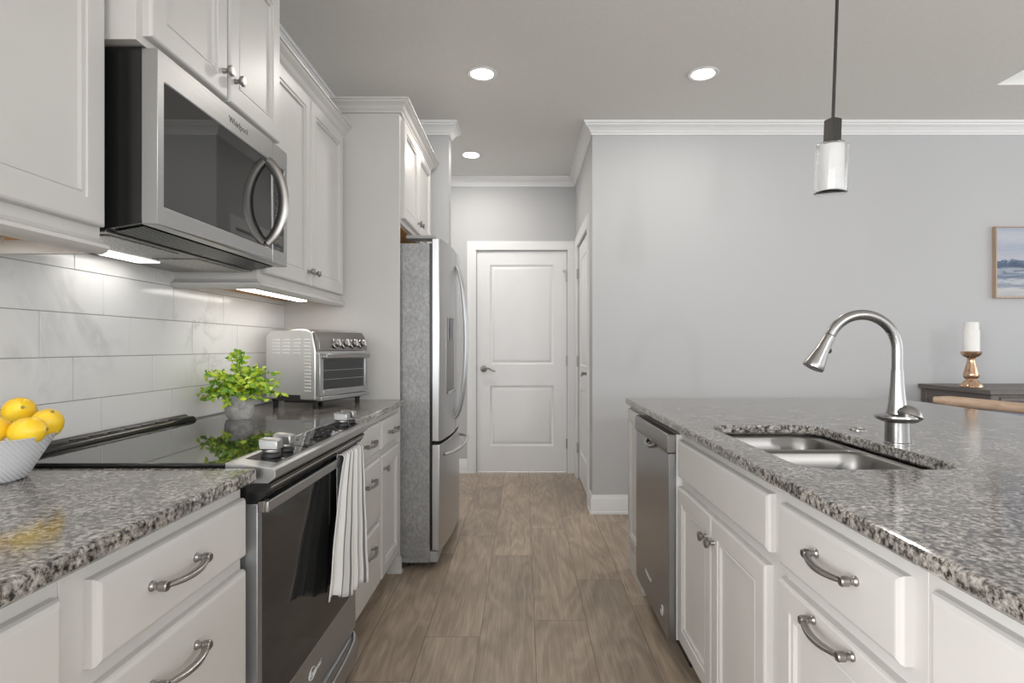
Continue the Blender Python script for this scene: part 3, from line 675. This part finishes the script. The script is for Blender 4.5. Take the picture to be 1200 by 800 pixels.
# black recess under console
sp2 = [(-.645, .858), (-.569, .852), (-.573, .838), (-.584, .822), (-.598, .812), (-.612, .808), (-.645, .808)]
obj('vent_recess', MB().prism_y(sp2, RY0+.002, RY1-.002), 'black', t)
for k, (x, z) in enumerate(((-.572, .842), (-.586, .823))):
    obj('trim_strip', MB().tube([(x, RY0+.01, z), (x, RY1-.01, z)], .0022, 8), 'steelh', t)
# oven door
XO = -.600
od = MB().box(-.639, XO, RY0+.004, RY1-.004, .165, .298).box(-.639, XO, RY0+.004, RY0+.028, .298, .806).box(-.639, XO, RY1-.030, RY1-.004, .298, .806).box(-.639, -.604, RY0+.028, RY1-.030, .298, .806)
dr = obj('oven_door', od, 'ovensteel', t, bevel=.0015)
obj('oven_window', B(-.6035, XO-.0005, RY0+.0285, RY1-.0305, .2985, .806), 'ovenglass', dr)
hb = MB().box(-.583, -.5745, RY0+.002, RY1-.006, .787, .812)
hh = obj('oven_handle', hb, 'steelh', dr, bevel=.002)
for q0, q1 in ((RY0+.003, RY0+.026), (RY1-.030, RY1-.008)): obj('handle_bracket', B(-.5995, -.5835, q0, q1, .787, .812), 'steeldk', hh, bevel=.001)
ring_logo(dr, (XO, 1.62, .235), (0, 1, 0), (0, 0, 1), (1, 0, 0), .022, .016, 'marks')
text(dr, 'Whirlpool', .024, (XO+.0006, 1.64, .232), (0, 1, 0), (0, 0, 1), 'marks')
dp = [(-.639, .03), (-.606, .03), (-.597, .045), (-.590, .075), (-.588, .105), (-.592, .128), (-.600, .146), (-.612, .152), (-.639, .152)]
wd = obj('warming_drawer', MB().prism_y(dp, RY0+.006, RY1-.006), 'ovensteel', t, bevel=.001)
obj('drawer_handle', MB().tube([(-.600, RY0+.03, .150), (-.585, RY0+.08, .146), (-.578, RY0+.2, .144), (-.576, 1.66, .143), (-.578, RY1-.2, .144), (-.585, RY1-.08, .146), (-.600, RY1-.03, .150)], .006, 8), 'steelh', wd)
for y in (RY0+.05, RY1-.05):
    for x in (-.68, -1.15): obj('leg', MB().lathe([(0, .001), (.018, .001), (.018, .010), (.008, .012), (.008, .031), (0, .031)], (x, y, 0), n=16), 'blackpl', t)
# ---- towel over oven handle
def towel():
    mb = MB(); nu, nv = 60, 44; uvs = []
    ztop = .8150; y0t, y1t = 1.800, 2.000
    for i in range(nv+1):
        s = i/nv
        # back 0..0.36 going up, over 0.36..0.44, front down
        for j in range(nu+1):
            u = j/nu
            fold = math.sin(u*2*math.pi*4.2+.6)*.5+math.sin(u*2*math.pi*7.1+2)*.25
            if s < .30: k = s/.30; z = .60+(ztop-.60)*k; x = -.5895+.0 ; dn = 1-k; amp = 0; x += .0015*fold*dn
            elif s < .38:
                k = (s-.30)/.08; a = math.pi*(1-k); x = -.5790+.0105*math.cos(a); z = ztop+.005*math.sin(a); dn = 0
            else:
                k = (s-.38)/.62; zb = .445-.115*u+.012*math.sin(u*9); z = ztop-(ztop-zb)*k; dn = k
                x = -.5685+.007*dn+ (.004+.011*dn**.8)*(fold+.55)
            y = y0t+(y1t-y0t)*u
            if s < .30: y = 1.93+(y-1.93)*(1-.0*(1-k))
            if s >= .38: y += dn**.75*(-.205*(1-u) + .008*math.sin(u*12+1)*dn)
            if s >= .38: y += .004*math.sin(z*40+u*5)*dn
            mb.v.append((x, y, z)); uvs.append((u, s))
    for i in range(nv):
        for j in range(nu):
            a = i*(nu+1)+j; mb.f.append((a, a+1, a+nu+2, a+nu+1))
    mb.uv = uvs; return mb
tw = obj('dish_towel', towel(), 'towel', origin=(-.58, 1.73, .6), smooth=180)
so = tw.modifiers.new('solid', 'SOLIDIFY'); so.thickness = .002; so.offset = 0
tag(tw, 'white dish towel with thin grey stripes draped over the oven door handle', 'towel')
# ================================================================== MICROWAVE
MY0, MY1 = 1.292, 1.998; MXF = -.828
t = thing('microwave', 'stainless steel over-the-range microwave with curved vertical handle', 'microwave', (-1.03, 1.64, 1.42))
obj('housing', MB().prism_y([(WX+.010, 1.426), (-.945, 1.426), (-.866, 1.440), (-.8635, 1.455), (-.8635, 1.838), (WX+.010, 1.838)], MY0, MY1), 'black', t, bevel=.001)
# underside pieces
us = obj('bottom_plate', B(WX+.012, -.948, MY0+.004, MY1-.004, 1.420, 1.4257), 'steeldk', t, bevel=.001)
for a, b_ in ((1.33, 1.60), (1.69, 1.96)):
    obj('grease_filter', B(-1.10, -.965, a, b_, 1.4165, 1.4198), 'filter', us, bevel=.001)
obj('lamp_lens', B(-1.19, -1.12, 1.52, 1.76, 1.4170, 1.4198), 'hoodglow', us)
vg = MB()
for k in range(76):
    y = MY0+.02+k*.0088; vg.loft([[(x, yy, z) for x, z in ((-.938, 1.4235), (-.872, 1.4355), (-.872, 1.4375), (-.938, 1.426))] for yy in (y, y+.0062)])
obj('vent_grille', vg, 'black', t)
lm = bpy.data.lights.new('hood_lamp', 'AREA'); lm.shape = 'RECTANGLE'; lm.size = .07; lm.size_y = .24; lm.energy = .15; lm.color = (1, .96, .9)
lo = bpy.data.objects.new('hood_lamp', lm); C.objects.link(lo); lo.parent = t; lo.location = (-1.15+1.03, 1.64-1.64, 1.412-1.42)
# door and control section
MS = 1.885
dm = MB(); fz0, fz1 = 1.437, 1.835; gz0, gz1 = 1.482, 1.767
def frame_loft(xb, xf, y0, y1, z0, z1, gy0, gy1, gz0, gz1):
    o = [(y0, z0), (y1, z0), (y1, z1), (y0, z1)]; i = [(gy0, gz0), (gy1, gz0), (gy1, gz1), (gy0, gz1)]
    R4 = [[(xb, *p) for p in o], [(xf, *p) for p in o], [(xf, *p) for p in i], [(xb, *p) for p in i], [(xb, *p) for p in o]]
    return MB().loft(R4, False, False)
def mw_face(y0, y1, gy0, gy1):
    if gy0 > y0 and gy1 < y1: return frame_loft(-.8632, MXF, y0, y1, fz0, fz1, gy0, gy1, gz0, gz1)
    mb = MB().box(-.8632, MXF, y0, y1, fz0, gz0).box(-.8632, MXF, y0, y1, gz1, fz1)
    if gy0 > y0: mb.box(-.8632, MXF, y0, gy0, gz0, gz1)
    if gy1 < y1: mb.box(-.8632, MXF, gy1, y1, gz0, gz1)
    return mb
mdoor = obj('microwave_door', mw_face(MY0, MS-.001, MY0+.024, MS-.006), 'steelh', t, bevel=.0025)
obj('door_window', B(-.8632, MXF-.002, MY0+.0245, MS-.0065, gz0+.0005, gz1-.0005), 'blackglass', mdoor)
cp = obj('control_panel', mw_face(MS+.001, MY1, MS+.005, MY1-.022), 'steelh', t, bevel=.0015)
cg = obj('control_glass', B(-.8632, MXF-.002, MS+.0055, MY1-.0225, gz0+.0005, gz1-.0005), 'blackglass', cp)
for i in range(8):
    for j in range(2): obj('key_mark', B(MXF-.0019, MXF-.0012, 1.905+j*.032, 1.923+j*.032, 1.50+i*.024, 1.504+i*.024), 'marksdk', cg)
obj('display', B(MXF-.0019, MXF-.0012, 1.903, 1.96, 1.715, 1.74), 'marksdk', cg)
pts = []; ra = []
for i in range(21):
    a = -1+2*i/20; pts.append((MXF+.002+.054*(1-a*a)**.8, 1.838, 1.6255+a*.132)); ra.append(.0125 if abs(a) < .9 else .011)
obj('handle', MB().tube(pts, ra, 16, (.62, 1.35)), 'nickel', mdoor)
text(mdoor, 'Whirlpool', .026, (MXF+.0004, 1.66, 1.80), (0, 1, 0), (0, 0, 1), 'marksdk')
# ---- under-cabinet lights
def uc_light(label, y0, y1, x, z, p):
    t = thing('under_cabinet_light', label, 'light', (x, (y0+y1)/2, z))
    obj('light_housing', B(x-.03, x+.03, y0, y1, z+.010, z+.022), 'whitepl', t, bevel=.002)
    obj('diffuser', B(x-.022, x+.022, y0+.01, y1-.01, z+.004, z+.0098), 'ledglow', t, bevel=.002)
    l = bpy.data.lights.new('led_strip', 'AREA'); l.shape = 'RECTANGLE'; l.size = .04; l.size_y = y1-y0-.03; l.energy = p; l.color = (1, .95, .87)
    lo = bpy.data.objects.new('led_strip', l); C.objects.link(lo); lo.parent = t; lo.location = (0, 0, .001)
uc_light('lit white light bar under the wall cabinet above the toaster oven', 2.10, 2.72, -1.05, Z0+.004, .42)
uc_light('lit white light bar under the near wall cabinet at the left edge', .62, 1.20, -1.12, Z0+.004, .22)
# ================================================================== REFRIGERATOR
t = thing('refrigerator', 'tall stainless steel french-door refrigerator with textured grey side', 'refrigerator', (-.85, 3.42, 0))
GY0, GY1 = 2.985, 3.842; GXb = -.492; GYm = (GY0+GY1)/2
obj('fridge_body', B(-1.21, GXb, GY0, GY1, .03, 1.70), 'stipple', t, bevel=.004)
def bow(y): return -.436+.030*(1-((y-GYm)/((GY1-GY0)/2))**2)
def bowed(y0, y1, z0, z1, xb=-.480, n=10):
    prof = [(xb, y0)]+[(bow(y0+(y1-y0)*k/n)-(.006 if k in (0, n) else 0), y0+(y1-y0)*k/n) for k in range(n+1)]+[(xb, y1)]
    return MB().loft([[(x, y, z) for x, y in prof] for z in (z0, z1)])
def bowed_top(y0, y1, z0, zc, xb=-.480, n=10):
    pass
dl = obj('fridge_door', bowed(GY0, GYm-.003, .665, 1.725), 'steel', t, bevel=.003)
drr = obj('fridge_door', bowed(GYm+.003, GY1, .665, 1.725), 'steel', t, bevel=.003)
fz = obj('freezer_drawer', bowed(GY0, GY1, .095, .648), 'steel', t, bevel=.003)
obj('gasket', MB().box(GXb+.001, -.4805, GY0+.008, GY1-.008, .10, 1.70), 'black', t)
obj('base_grille', B(-.56, -.452, GY0+.01, GY1-.01, .03, .088), 'greypl', t, bevel=.004)
for y in (GY0+.06, GY1-.06): obj('hinge_cover', B(-.62, -.46, y-.045, y+.045, 1.727, 1.745), 'greypl', t, bevel=.004)
for s, dd in ((-1, dl), (1, drr)):
    pts = []; y = GYm+s*.038
    for i in range(25):
        a = -1+2*i/24; pts.append((bow(y)-.002+.062*(1-a*a)**.6 if abs(a) < 1 else bow(y)-.002, y, 1.19+a*.455))
    obj('door_handle', MB().tube(pts, .0105, 12, (1.1, .9)), 'steel', dd)
# freezer handle
pts = []; z = .585
for i in range(25):
    a = -1+2*i/24; y = GYm+a*.355; pts.append((bow(y)-.003+.060*(1-abs(a)**5), y, z+.012*(1-a*a)))
obj('freezer_handle', MB().tube(pts, .012, 12, (1, .8)), 'steel', fz)
# dispenser in near door
dq = bow(3.2)
disp = obj('water_dispenser', MB().loft([[(bow(y)+.0015-.0, y, zz) for zz in (.90, 1.32)]+[(bow(y)-.01, y, zz) for zz in (1.32, .90)] for y in (3.10, 3.17, 3.25, 3.32)]), 'steeldk', dl, bevel=.0005)
obj('dispenser_panel', MB().loft([[(bow(y)+.0045, y, zz) for zz in (1.20, 1.32)]+[(bow(y), y, zz) for zz in (1.32, 1.20)] for y in (3.105, 3.17, 3.25, 3.315)]), 'blackglass', disp)
obj('dispenser_tray', B(dq-.002, dq+.02, 3.13, 3.29, .905, .915), 'greypl', disp)
for y in (GY0+.06, GY1-.06):
    for x in (-.60, -1.15): obj('leg', MB().lathe([(0, .001), (.02, .001), (.02, .0295), (0, .0295)], (x, y, 0), n=14), 'blackpl', t)
# ================================================================== TOASTER OVEN (local space: +x right along front, -y out of the front)
ang = math.radians(90-20)
t = thing('toaster_oven', 'stainless steel toaster oven with four knobs on the granite by the side panel', 'toaster oven', (-.885, 2.45, CT), ang)
Wt, Dt, Ht = .355, .285, .345; zb = .038; zt_ = .345
# local frame: x along front from the near-left corner, y>0 goes back into the oven
prof = [(0.012, zb), (Dt, zb), (Dt, zt_-.03), (Dt-.03, zt_), (.055, zt_), (.030, zt_-.012), (.012, zt_-.095)]
def px_(prof, x0, x1): return MB().loft([[(x0, y, z) for y, z in prof], [(x1, y, z) for y, z in prof]])
body = obj('toaster_body', px_(prof, 0, Wt), 'toastersteel', t, bevel=.006, local=True, segs=3)
lou = MB()
for i in range(16): lou.box(-.0035, .0005, .035, .068, .075+i*.0148, .081+i*.0148)
for i in range(5):
    for j in range(3): lou.box(-.0035, .0005, .090+j*.058, .128+j*.058, .238+i*.0148, .244+i*.0148)
obj('side_louvres', lou, 'whitepl', body, local=True, bevel=.001)
cp = obj('control_fascia', px_([(.0116, .252), (.0292, .335), (.024, .337), (-.002, .300), (-.006, .252)], .008, Wt-.008), 'steeldk', t, local=True, bevel=.002)
n_ = Vector((0, -.97, .24)).normalized(); rot = Vector((0, 0, 1)).rotation_difference(n_).to_matrix()
for i in range(4):
    c_ = Vector((.115+i*.062, -.0035, .283))
    k_ = obj('knob', MB().lathe([(0, 0), (.023, 0), (.023, .004), (.0175, .006), (.0165, .020), (.014, .022), (0, .022)], c_, rot, 24), 'nickel', cp, local=True)
    pm = MB().box(-.003, .003, -.014, .014, .0215, .027)
    pm.v = [tuple(c_+rot @ Vector(p)) for p in pm.v]; obj('knob_pointer', pm, 'whitepl', k_, local=True)
dm = MB().box(.006, .030, -.008, .011, zb+.018, .240).box(Wt-.030, Wt-.006, -.008, .011, zb+.018, .240).box(.030, Wt-.030, -.008, .011, zb+.018, zb+.045).box(.030, Wt-.030, -.008, .011, .215, .240)
td = obj('toaster_door', dm, 'steelh', t, local=True, bevel=.002)
obj('door_glass', B(.0302, Wt-.0302, -.002, .002, zb+.0455, .2145), 'blackglass', td, local=True)
rk = MB()
for z in (.125, .165): rk.box(.035, Wt-.035, -.0040, -.0022, z, z+.0015)
obj('rack_lines', rk, 'greypl', td, local=True)
obj('door_handle', MB().box(.020, Wt-.020, -.032, -.020, .218, .238).box(.024, .034, -.020, -.008, .220, .236).box(Wt-.034, Wt-.024, -.020, -.008, .220, .236), 'nickel', td, local=True, bevel=.003)
obj('crumb_tray', B(.004, Wt-.004, -.016, .0115, zb-.002, zb+.016), 'steelh', t, local=True, bevel=.002)
obj('base_frame', MB().box(.02, Wt-.02, .05, .20, zb-.014, zb-.0005).box(-.001, .02, .09, .22, zb-.006, zb+.022), 'blackpl', t, local=True, bevel=.002)
for x, y in ((.03, .035), (Wt-.03, .035), (.03, Dt-.03), (Wt-.03, Dt-.03)):
    obj('foot', MB().lathe([(0, .0005), (.010, .0005), (.012, .004), (.011, .02), (.016, zb-.001), (0, zb-.001)], (x, y, 0), n=14), 'blackpl', t, local=True)
# ================================================================== PLANT
pxc, pyc = -1.062, 2.135
t = thing('potted_plant', 'small leafy green plant in a mottled cement pot beside the cooktop', 'plant', (pxc, pyc, CT))
obj('pot', MB().lathe([(0, .0005), (.036, .0005), (.043, .01), (.050, .035), (.0525, .065), (.052, .090), (.0475, .090), (.046, .075), (0, .075)], (pxc, pyc, CT), n=36), 'pot', t)
obj('soil', MB().lathe([(0, .0755), (.0455, .0755), (.040, .082), (0, .084)], (pxc, pyc, CT), n=24), 'soil', t)
rnd = random.Random(3); stems = MB(); LV = {'leaf_light': MB(), 'leaf_mid': MB()}
def leaf(mb, p, d, L, wd, up):
    d = d.normalized(); s = d.cross(up)
    if s.length < .1: s = d.cross(Vector((1, 0, 0)))
    s.normalize(); n = s.cross(d)
    P = [p, p+d*L*.25+s*wd*.36-n*.001, p+d*L*.5+s*wd*.5, p+d*L*.8+s*wd*.28, p+d*L-n*L*.10, p+d*L*.8-s*wd*.28, p+d*L*.5-s*wd*.5, p+d*L*.25-s*wd*.36-n*.001, p+d*L*.35-n*.002, p+d*L*.68-n*.003]
    mb.add(P, [(0, 1, 8), (1, 2, 9, 8), (2, 3, 9), (3, 4, 9), (4, 5, 9), (5, 6, 9), (6, 7, 8, 9), (7, 0, 8)])
base_p = Vector((pxc, pyc, CT+.08))
for i in range(70):
    az = rnd.uniform(0, 2*math.pi); k = rnd.random()
    if i < 5: reach, hgt = rnd.uniform(.0, .035), rnd.uniform(.12, .175); az = rnd.uniform(1.2, 4.5)
    else: reach, hgt = .030+.125*k**.7, rnd.uniform(-.02, .125)*(1-.35*k)
    dx, dy = math.cos(az)*reach, math.sin(az)*reach
    dx = max(dx, -.135)
    tip = base_p+Vector((dx, dy, hgt)); mid = base_p+Vector((dx*.45, dy*.45, hgt*.75+.028)); pts = []
    for j in range(9):
        s = j/8; pts.append(base_p*(1-s)**2+mid*2*s*(1-s)+tip*s*s)
    stems.tube(pts, [.0013]*9, 5)
    for j in range(2, 9):
        for sgn in (-1, 1):
            if rnd.random() < .12: continue
            tg = (pts[j]-pts[j-1]).normalized(); sd = tg.cross(Vector((0, 0, 1))).normalized()
            d = tg*.35+sd*sgn*rnd.uniform(.3, 1.0)+Vector((rnd.uniform(-.5, .5), rnd.uniform(-.5, .5), rnd.uniform(-.6, .6)))
            mb = LV['leaf_light'] if rnd.random() < .6 else LV['leaf_mid']
            leaf(mb, pts[j], d, rnd.uniform(.022, .034), rnd.uniform(.013, .018), Vector((rnd.uniform(-1.2, 1.2), rnd.uniform(-1.5, .4), .6)))
obj('stems', stems, 'leaf_mid', t)
o = obj('foliage', LV['leaf_light'], 'leaf_light', t, smooth=60); o['label'] = 'bright yellow-green leaves'
o = obj('foliage', LV['leaf_mid'], 'leaf_mid', t, smooth=60); o['label'] = 'darker green leaves'
# ================================================================== BOWL OF LEMONS
bx_, by_ = -1.094, 1.145
t = obj('fruit_bowl', MB().lathe([(0, .0005), (.072, .0005), (.078, .004), (.092, .030), (.110, .062), (.123, .086), (.1265, .090), (.1235, .0905), (.119, .086), (.105, .062), (.085, .034), (.055, .014), (0, .010)], (bx_, by_, CT), n=64), 'bowl', origin=(bx_, by_, CT))
tag(t, 'white ribbed ceramic bowl of lemons on the left countertop', 'bowl')
def lemon(loc, rot, s, label, cam_side=True):
    mb = MB(); prof = [(0, -.041), (.004, -.040), (.007, -.0365), (.014, -.031), (.023, -.021), (.0285, -.008), (.029, .004), (.0265, .015), (.0205, .0245), (.012, .031), (.006, .034), (.003, .0365), (0, .037)]
    o = thing('lemon', label, 'lemon', loc, 0, 'lemons in the bowl')
    R_ = (Matrix.Rotation(rot[2], 3, 'Z') @ Matrix.Rotation(rot[1], 3, 'Y') @ Matrix.Rotation(rot[0], 3, 'X')) * s
    mb.lathe(prof, (0, 0, 0), R_, 32); obj('peel', mb, 'lemon', o, local=True, smooth=80)
    obj('stem_scar', MB().lathe([(0, .0355), (.0035, .0358), (.003, .038), (0, .0385)], (0, 0, 0), R_, 10), 'stem', o, local=True)
    return o
lemon((-1.012, 1.212, .996), (0, .75, -.5), 1.02, 'lemon resting at the right rim of the bowl, farthest right')
lemon((-.996, 1.147, .990), (0, 1.45, .12), .98, 'lemon at the front of the bowl, below and left of the rightmost lemon')
lemon((-1.084, 1.228, 1.020), (0, 1.25, -.7), 1.05, 'topmost lemon whose stem scar faces the camera')
lemon((-1.052, 1.125, .994), (0, 1.2, .9), .96, 'lemon at the front left of the bowl, partly outside the photo')
lemon((-1.138, 1.180, 1.020), (0, 1.3, .3), 1.0, 'lemon behind, cut off by the left edge of the photo')
# ================================================================== CEILING LIGHTS
def can(x, y, label, p):
    t = thing('recessed_light', label, 'ceiling light', (x, y, CZ))
    obj('trim_ring', MB().lathe([(.078, -.0005), (.086, -.0005), (.088, -.003), (.084, -.006), (.080, -.007), (.078, -.006)], (x, y, CZ), n=40), 'trimw', t)
    obj('diffuser', MB().lathe([(0, -.001), (.0775, -.001), (.0775, -.004), (.06, -.0065), (0, -.0075)], (x, y, CZ), n=32), 'glow', t)
    l = bpy.data.lights.new('can_lamp', 'AREA'); l.shape = 'DISK'; l.size = .12; l.energy = p; l.color = (1, .95, .88)
    o = bpy.data.objects.new('can_lamp', l); C.objects.link(o); o.parent = t; o.location = (0, 0, -.012)
can(-.237, 3.245, 'round lit recessed ceiling light above the aisle, left of the pair', 5.5)
can(1.017, 3.245, 'round lit recessed ceiling light nearest the pendant lamp, right of the pair', 4.2)
can(-.427, 4.616, 'round lit recessed ceiling light farthest back, in the hallway', 8)
# ================================================================== PENDANT
pX, pY = 1.2285, 2.23
t = thing('pendant_lamp', 'slim dark pendant lamp with a glass cylinder shade hanging over the island', 'pendant lamp', (pX, pY, CZ))
zb_, zt2 = 1.757, 1.957
obj('canopy', MB().lathe([(0, 0), (.06, 0), (.06, -.012), (.05, -.022), (0, -.024)], (pX, pY, CZ)), 'bronze', t)
obj('rod', MB().tube([(pX, pY, CZ-.02), (pX, pY, 2.02)], .0062, 10), 'bronze', t)
sk = MB().box(pX-.022, pX+.022, pY-.022, pY+.022, 1.948, 2.045); sk.v = [tuple(Matrix.Rotation(.3, 3, 'Z') @ (Vector(p)-Vector((pX, pY, 0)))+Vector((pX, pY, 0))) for p in sk.v]
obj('socket_block', sk, 'bronze', t, bevel=.001)
sh = obj('glass_shade', MB().lathe([(.056, .0), (.059, .002), (.060, .006), (.060, .180), (.056, .188), (.030, .190), (.030, .186), (.054, .184), (.0565, .178), (.0565, .006), (.055, .003)], (pX, pY, zb_), n=48), 'glass', t)
obj('frosted_cylinder', MB().lathe([(.042, .006), (.0445, .008), (.0445, .182), (.040, .186), (0, .187), (0, .182), (.040, .178), (.0415, .17), (.0415, .008)], (pX, pY, zb_), n=40), 'frost', t)
obj('bulb', MB().lathe([(0, .055), (.012, .058), (.022, .07), (.026, .085), (.022, .105), (.013, .125), (.013, .18), (0, .18)], (pX, pY, zb_), n=24), emis('bulb_glow', (1, .95, .88), 3.5), t)
t.rotation_euler = (0, math.radians(2), 0)
# ================================================================== DINING SIDE
t = obj('picture_frame', MB().box(3.250, 3.95, 3.935, 3.968, 1.495, 1.503).box(3.250, 3.95, 3.935, 3.968, 1.981, 1.989).box(3.250, 3.257, 3.935, 3.968, 1.503, 1.981).box(3.943, 3.95, 3.935, 3.968, 1.503, 1.981), 'framewood', origin=(3.250, 3.95, 1.495))
tag(t, 'framed blue and grey seascape hanging on the right wall', 'picture')
obj('canvas', B(3.260, 3.94, 3.942, 3.966, 1.5035, 1.9805), 'seascape', t)
obj('mat_edge', MB().box(3.2575, 3.2595, 3.938, 3.966, 1.5035, 1.9805), 'canvasedge', t)
t = thing('sideboard', 'dark weathered wood sideboard against the wall below the picture', 'sideboard', (3.45, 3.64, 0))
SX0, SX1, SY0, SY1, ST = 2.745, 4.35, 3.36, 3.95, .905
obj('tabletop', B(SX0-.02, SX1+.02, SY0-.02, SY1+.005, ST-.028, ST), 'darkwood', t, bevel=.004)
obj('cabinet_body', MB().box(SX0+.012, SX1-.012, SY0+.012, SY1-.01, .12, ST-.0285), 'darkwood', t)
for x in (SX0, SX1-.05):
    for y in (SY0, SY1-.05): obj('leg', B(x, x+.05, y, y+.05, .001, ST-.0285), 'darkwood', t, bevel=.003)
for q0, q1 in ((ST-.10, ST-.03), (.12, .20)): obj('side_rail', B(SX0+.004, SX0+.0118, SY0+.05, SY1-.05, q0, q1), 'darkwood', t)
for k in range(3):
    a = SX0+.06+k*.50; b_ = a+.485
    d_ = obj('drawer', rings_panel(MB(), SY0+.002, -1, a, b_, ST-.19, ST-.045, [(0, .012), (0, .003), (.003, 0), (.02, 0), (.024, .005)], True, 'Y'), 'darkwood', t, smooth=30)
    knob_m = MB().lathe([(0, 0), (.006, 0), (.006, .01), (.013, .016), (.011, .024), (0, .026)], ((a+b_)/2, SY0+.002, ST-.118), Matrix.Rotation(math.pi/2, 3, 'X'), 16); obj('knob', knob_m, 'bronze', d_)
    d_ = obj('door', rings_panel(MB(), SY0+.002, -1, a, b_, .14, ST-.205, [(0, .012), (0, .003), (.003, 0), (.05, 0), (.055, .007)], True, 'Y'), 'darkwood', t, smooth=30)
    knob_m = MB().lathe([(0, 0), (.006, 0), (.006, .01), (.013, .016), (.011, .024), (0, .026)], (b_-.03, SY0+.002, .45), Matrix.Rotation(math.pi/2, 3, 'X'), 16); obj('knob', knob_m, 'bronze', d_)
cx_, cy_ = 2.80, 3.58
tag(obj('candle_holder', MB().lathe([(0, 0), (.060, 0), (.062, .004), (.060, .014), (.052, .026), (.038, .040), (.030, .048), (.028, .054), (.037, .060), (.042, .072), (.040, .086), (.032, .12), (.023, .155), (.020, .178), (.024, .186), (.040, .194), (.052, .206), (.056, .220), (.052, .226), (.046, .223), (0, .222)], (cx_, cy_, ST), n=36), 'mercury', origin=(cx_, cy_, ST)), 'turned copper-silver mercury glass candle holder on the sideboard', 'candle holder')
t = obj('pillar_candle', MB().lathe([(0, .224), (.044, .224), (.044, .355), (.0435, .358), (.040, .360), (.040, .405), (.036, .409), (.028, .404), (0, .403)], (cx_, cy_, ST), n=36), 'wax', origin=(cx_, cy_, ST+.224))
tag(t, 'white pillar candle standing on the mercury glass holder', 'candle')
obj('wick', MB().tube([(cx_, cy_, ST+.403), (cx_+.002, cy_, ST+.412)], .0012, 6), 'blackpl', t)
# chair at the far side of the island
t = thing('dining_chair', 'low-backed tan wood chair with blue-grey cushion behind the island corner', 'chair', (2.30, 2.62, 0))
kx = 2.36; ymid = 2.53
pts = []
for i in range(21):
    a = -1+2*i/20; pts.append((kx+.035-.20*abs(a)**2.2, ymid+a*.53,   .862+.014*a*a))
obj('top_rail', MB().tube(pts, [.018 if abs(-1+2*i/20) > .92 else .029 for i in range(21)], 14, (1.0, .95)), 'tanwood', t)
bk = MB(); r_ = []
for i in range(11):
    a = -1+2*i/10; y = ymid+a*.38; x = kx+.035-.20*abs(a*.72)**2.2
    r_.append([(x-.035, y, .58), (x-.038, y, .82), (x-.030, y, .845), (x-.012, y, .82), (x-.012, y, .58)])
obj('back_cushion', bk.loft(r_), 'cloth', t, bevel=.004)
obj('seat', MB().loft([[(p[0], p[1], z) for p in rr(kx-.46+i_, kx+.0-i_, ymid-.24+i_, ymid+.24-i_, .06)] for i_, z in ((.01, .44), (0, .45), (0, .49), (.015, .51), (.05, .515))]), 'cloth', t)
obj('seat_frame', B(kx-.44, kx-.02, ymid-.22, ymid+.22, .40, .4395), 'tanwood', t, bevel=.004)
for x, y in ((kx-.42, ymid-.20), (kx-.42, ymid+.20)): obj('leg', MB().tube([(x-.01, y, .001), (x, y, .42)], [.014, .02], 12), 'tanwood', t)
for s in (-1, 1):
    obj('leg', MB().tube([(kx+.05, ymid+s*.22, .001), (kx-.01, ymid+s*.21, .42), (kx+.0, ymid+s*.30, .68), (kx-.02, ymid+s*.36, .86)], [.014, .02, .018, .015], 12), 'tanwood', t)
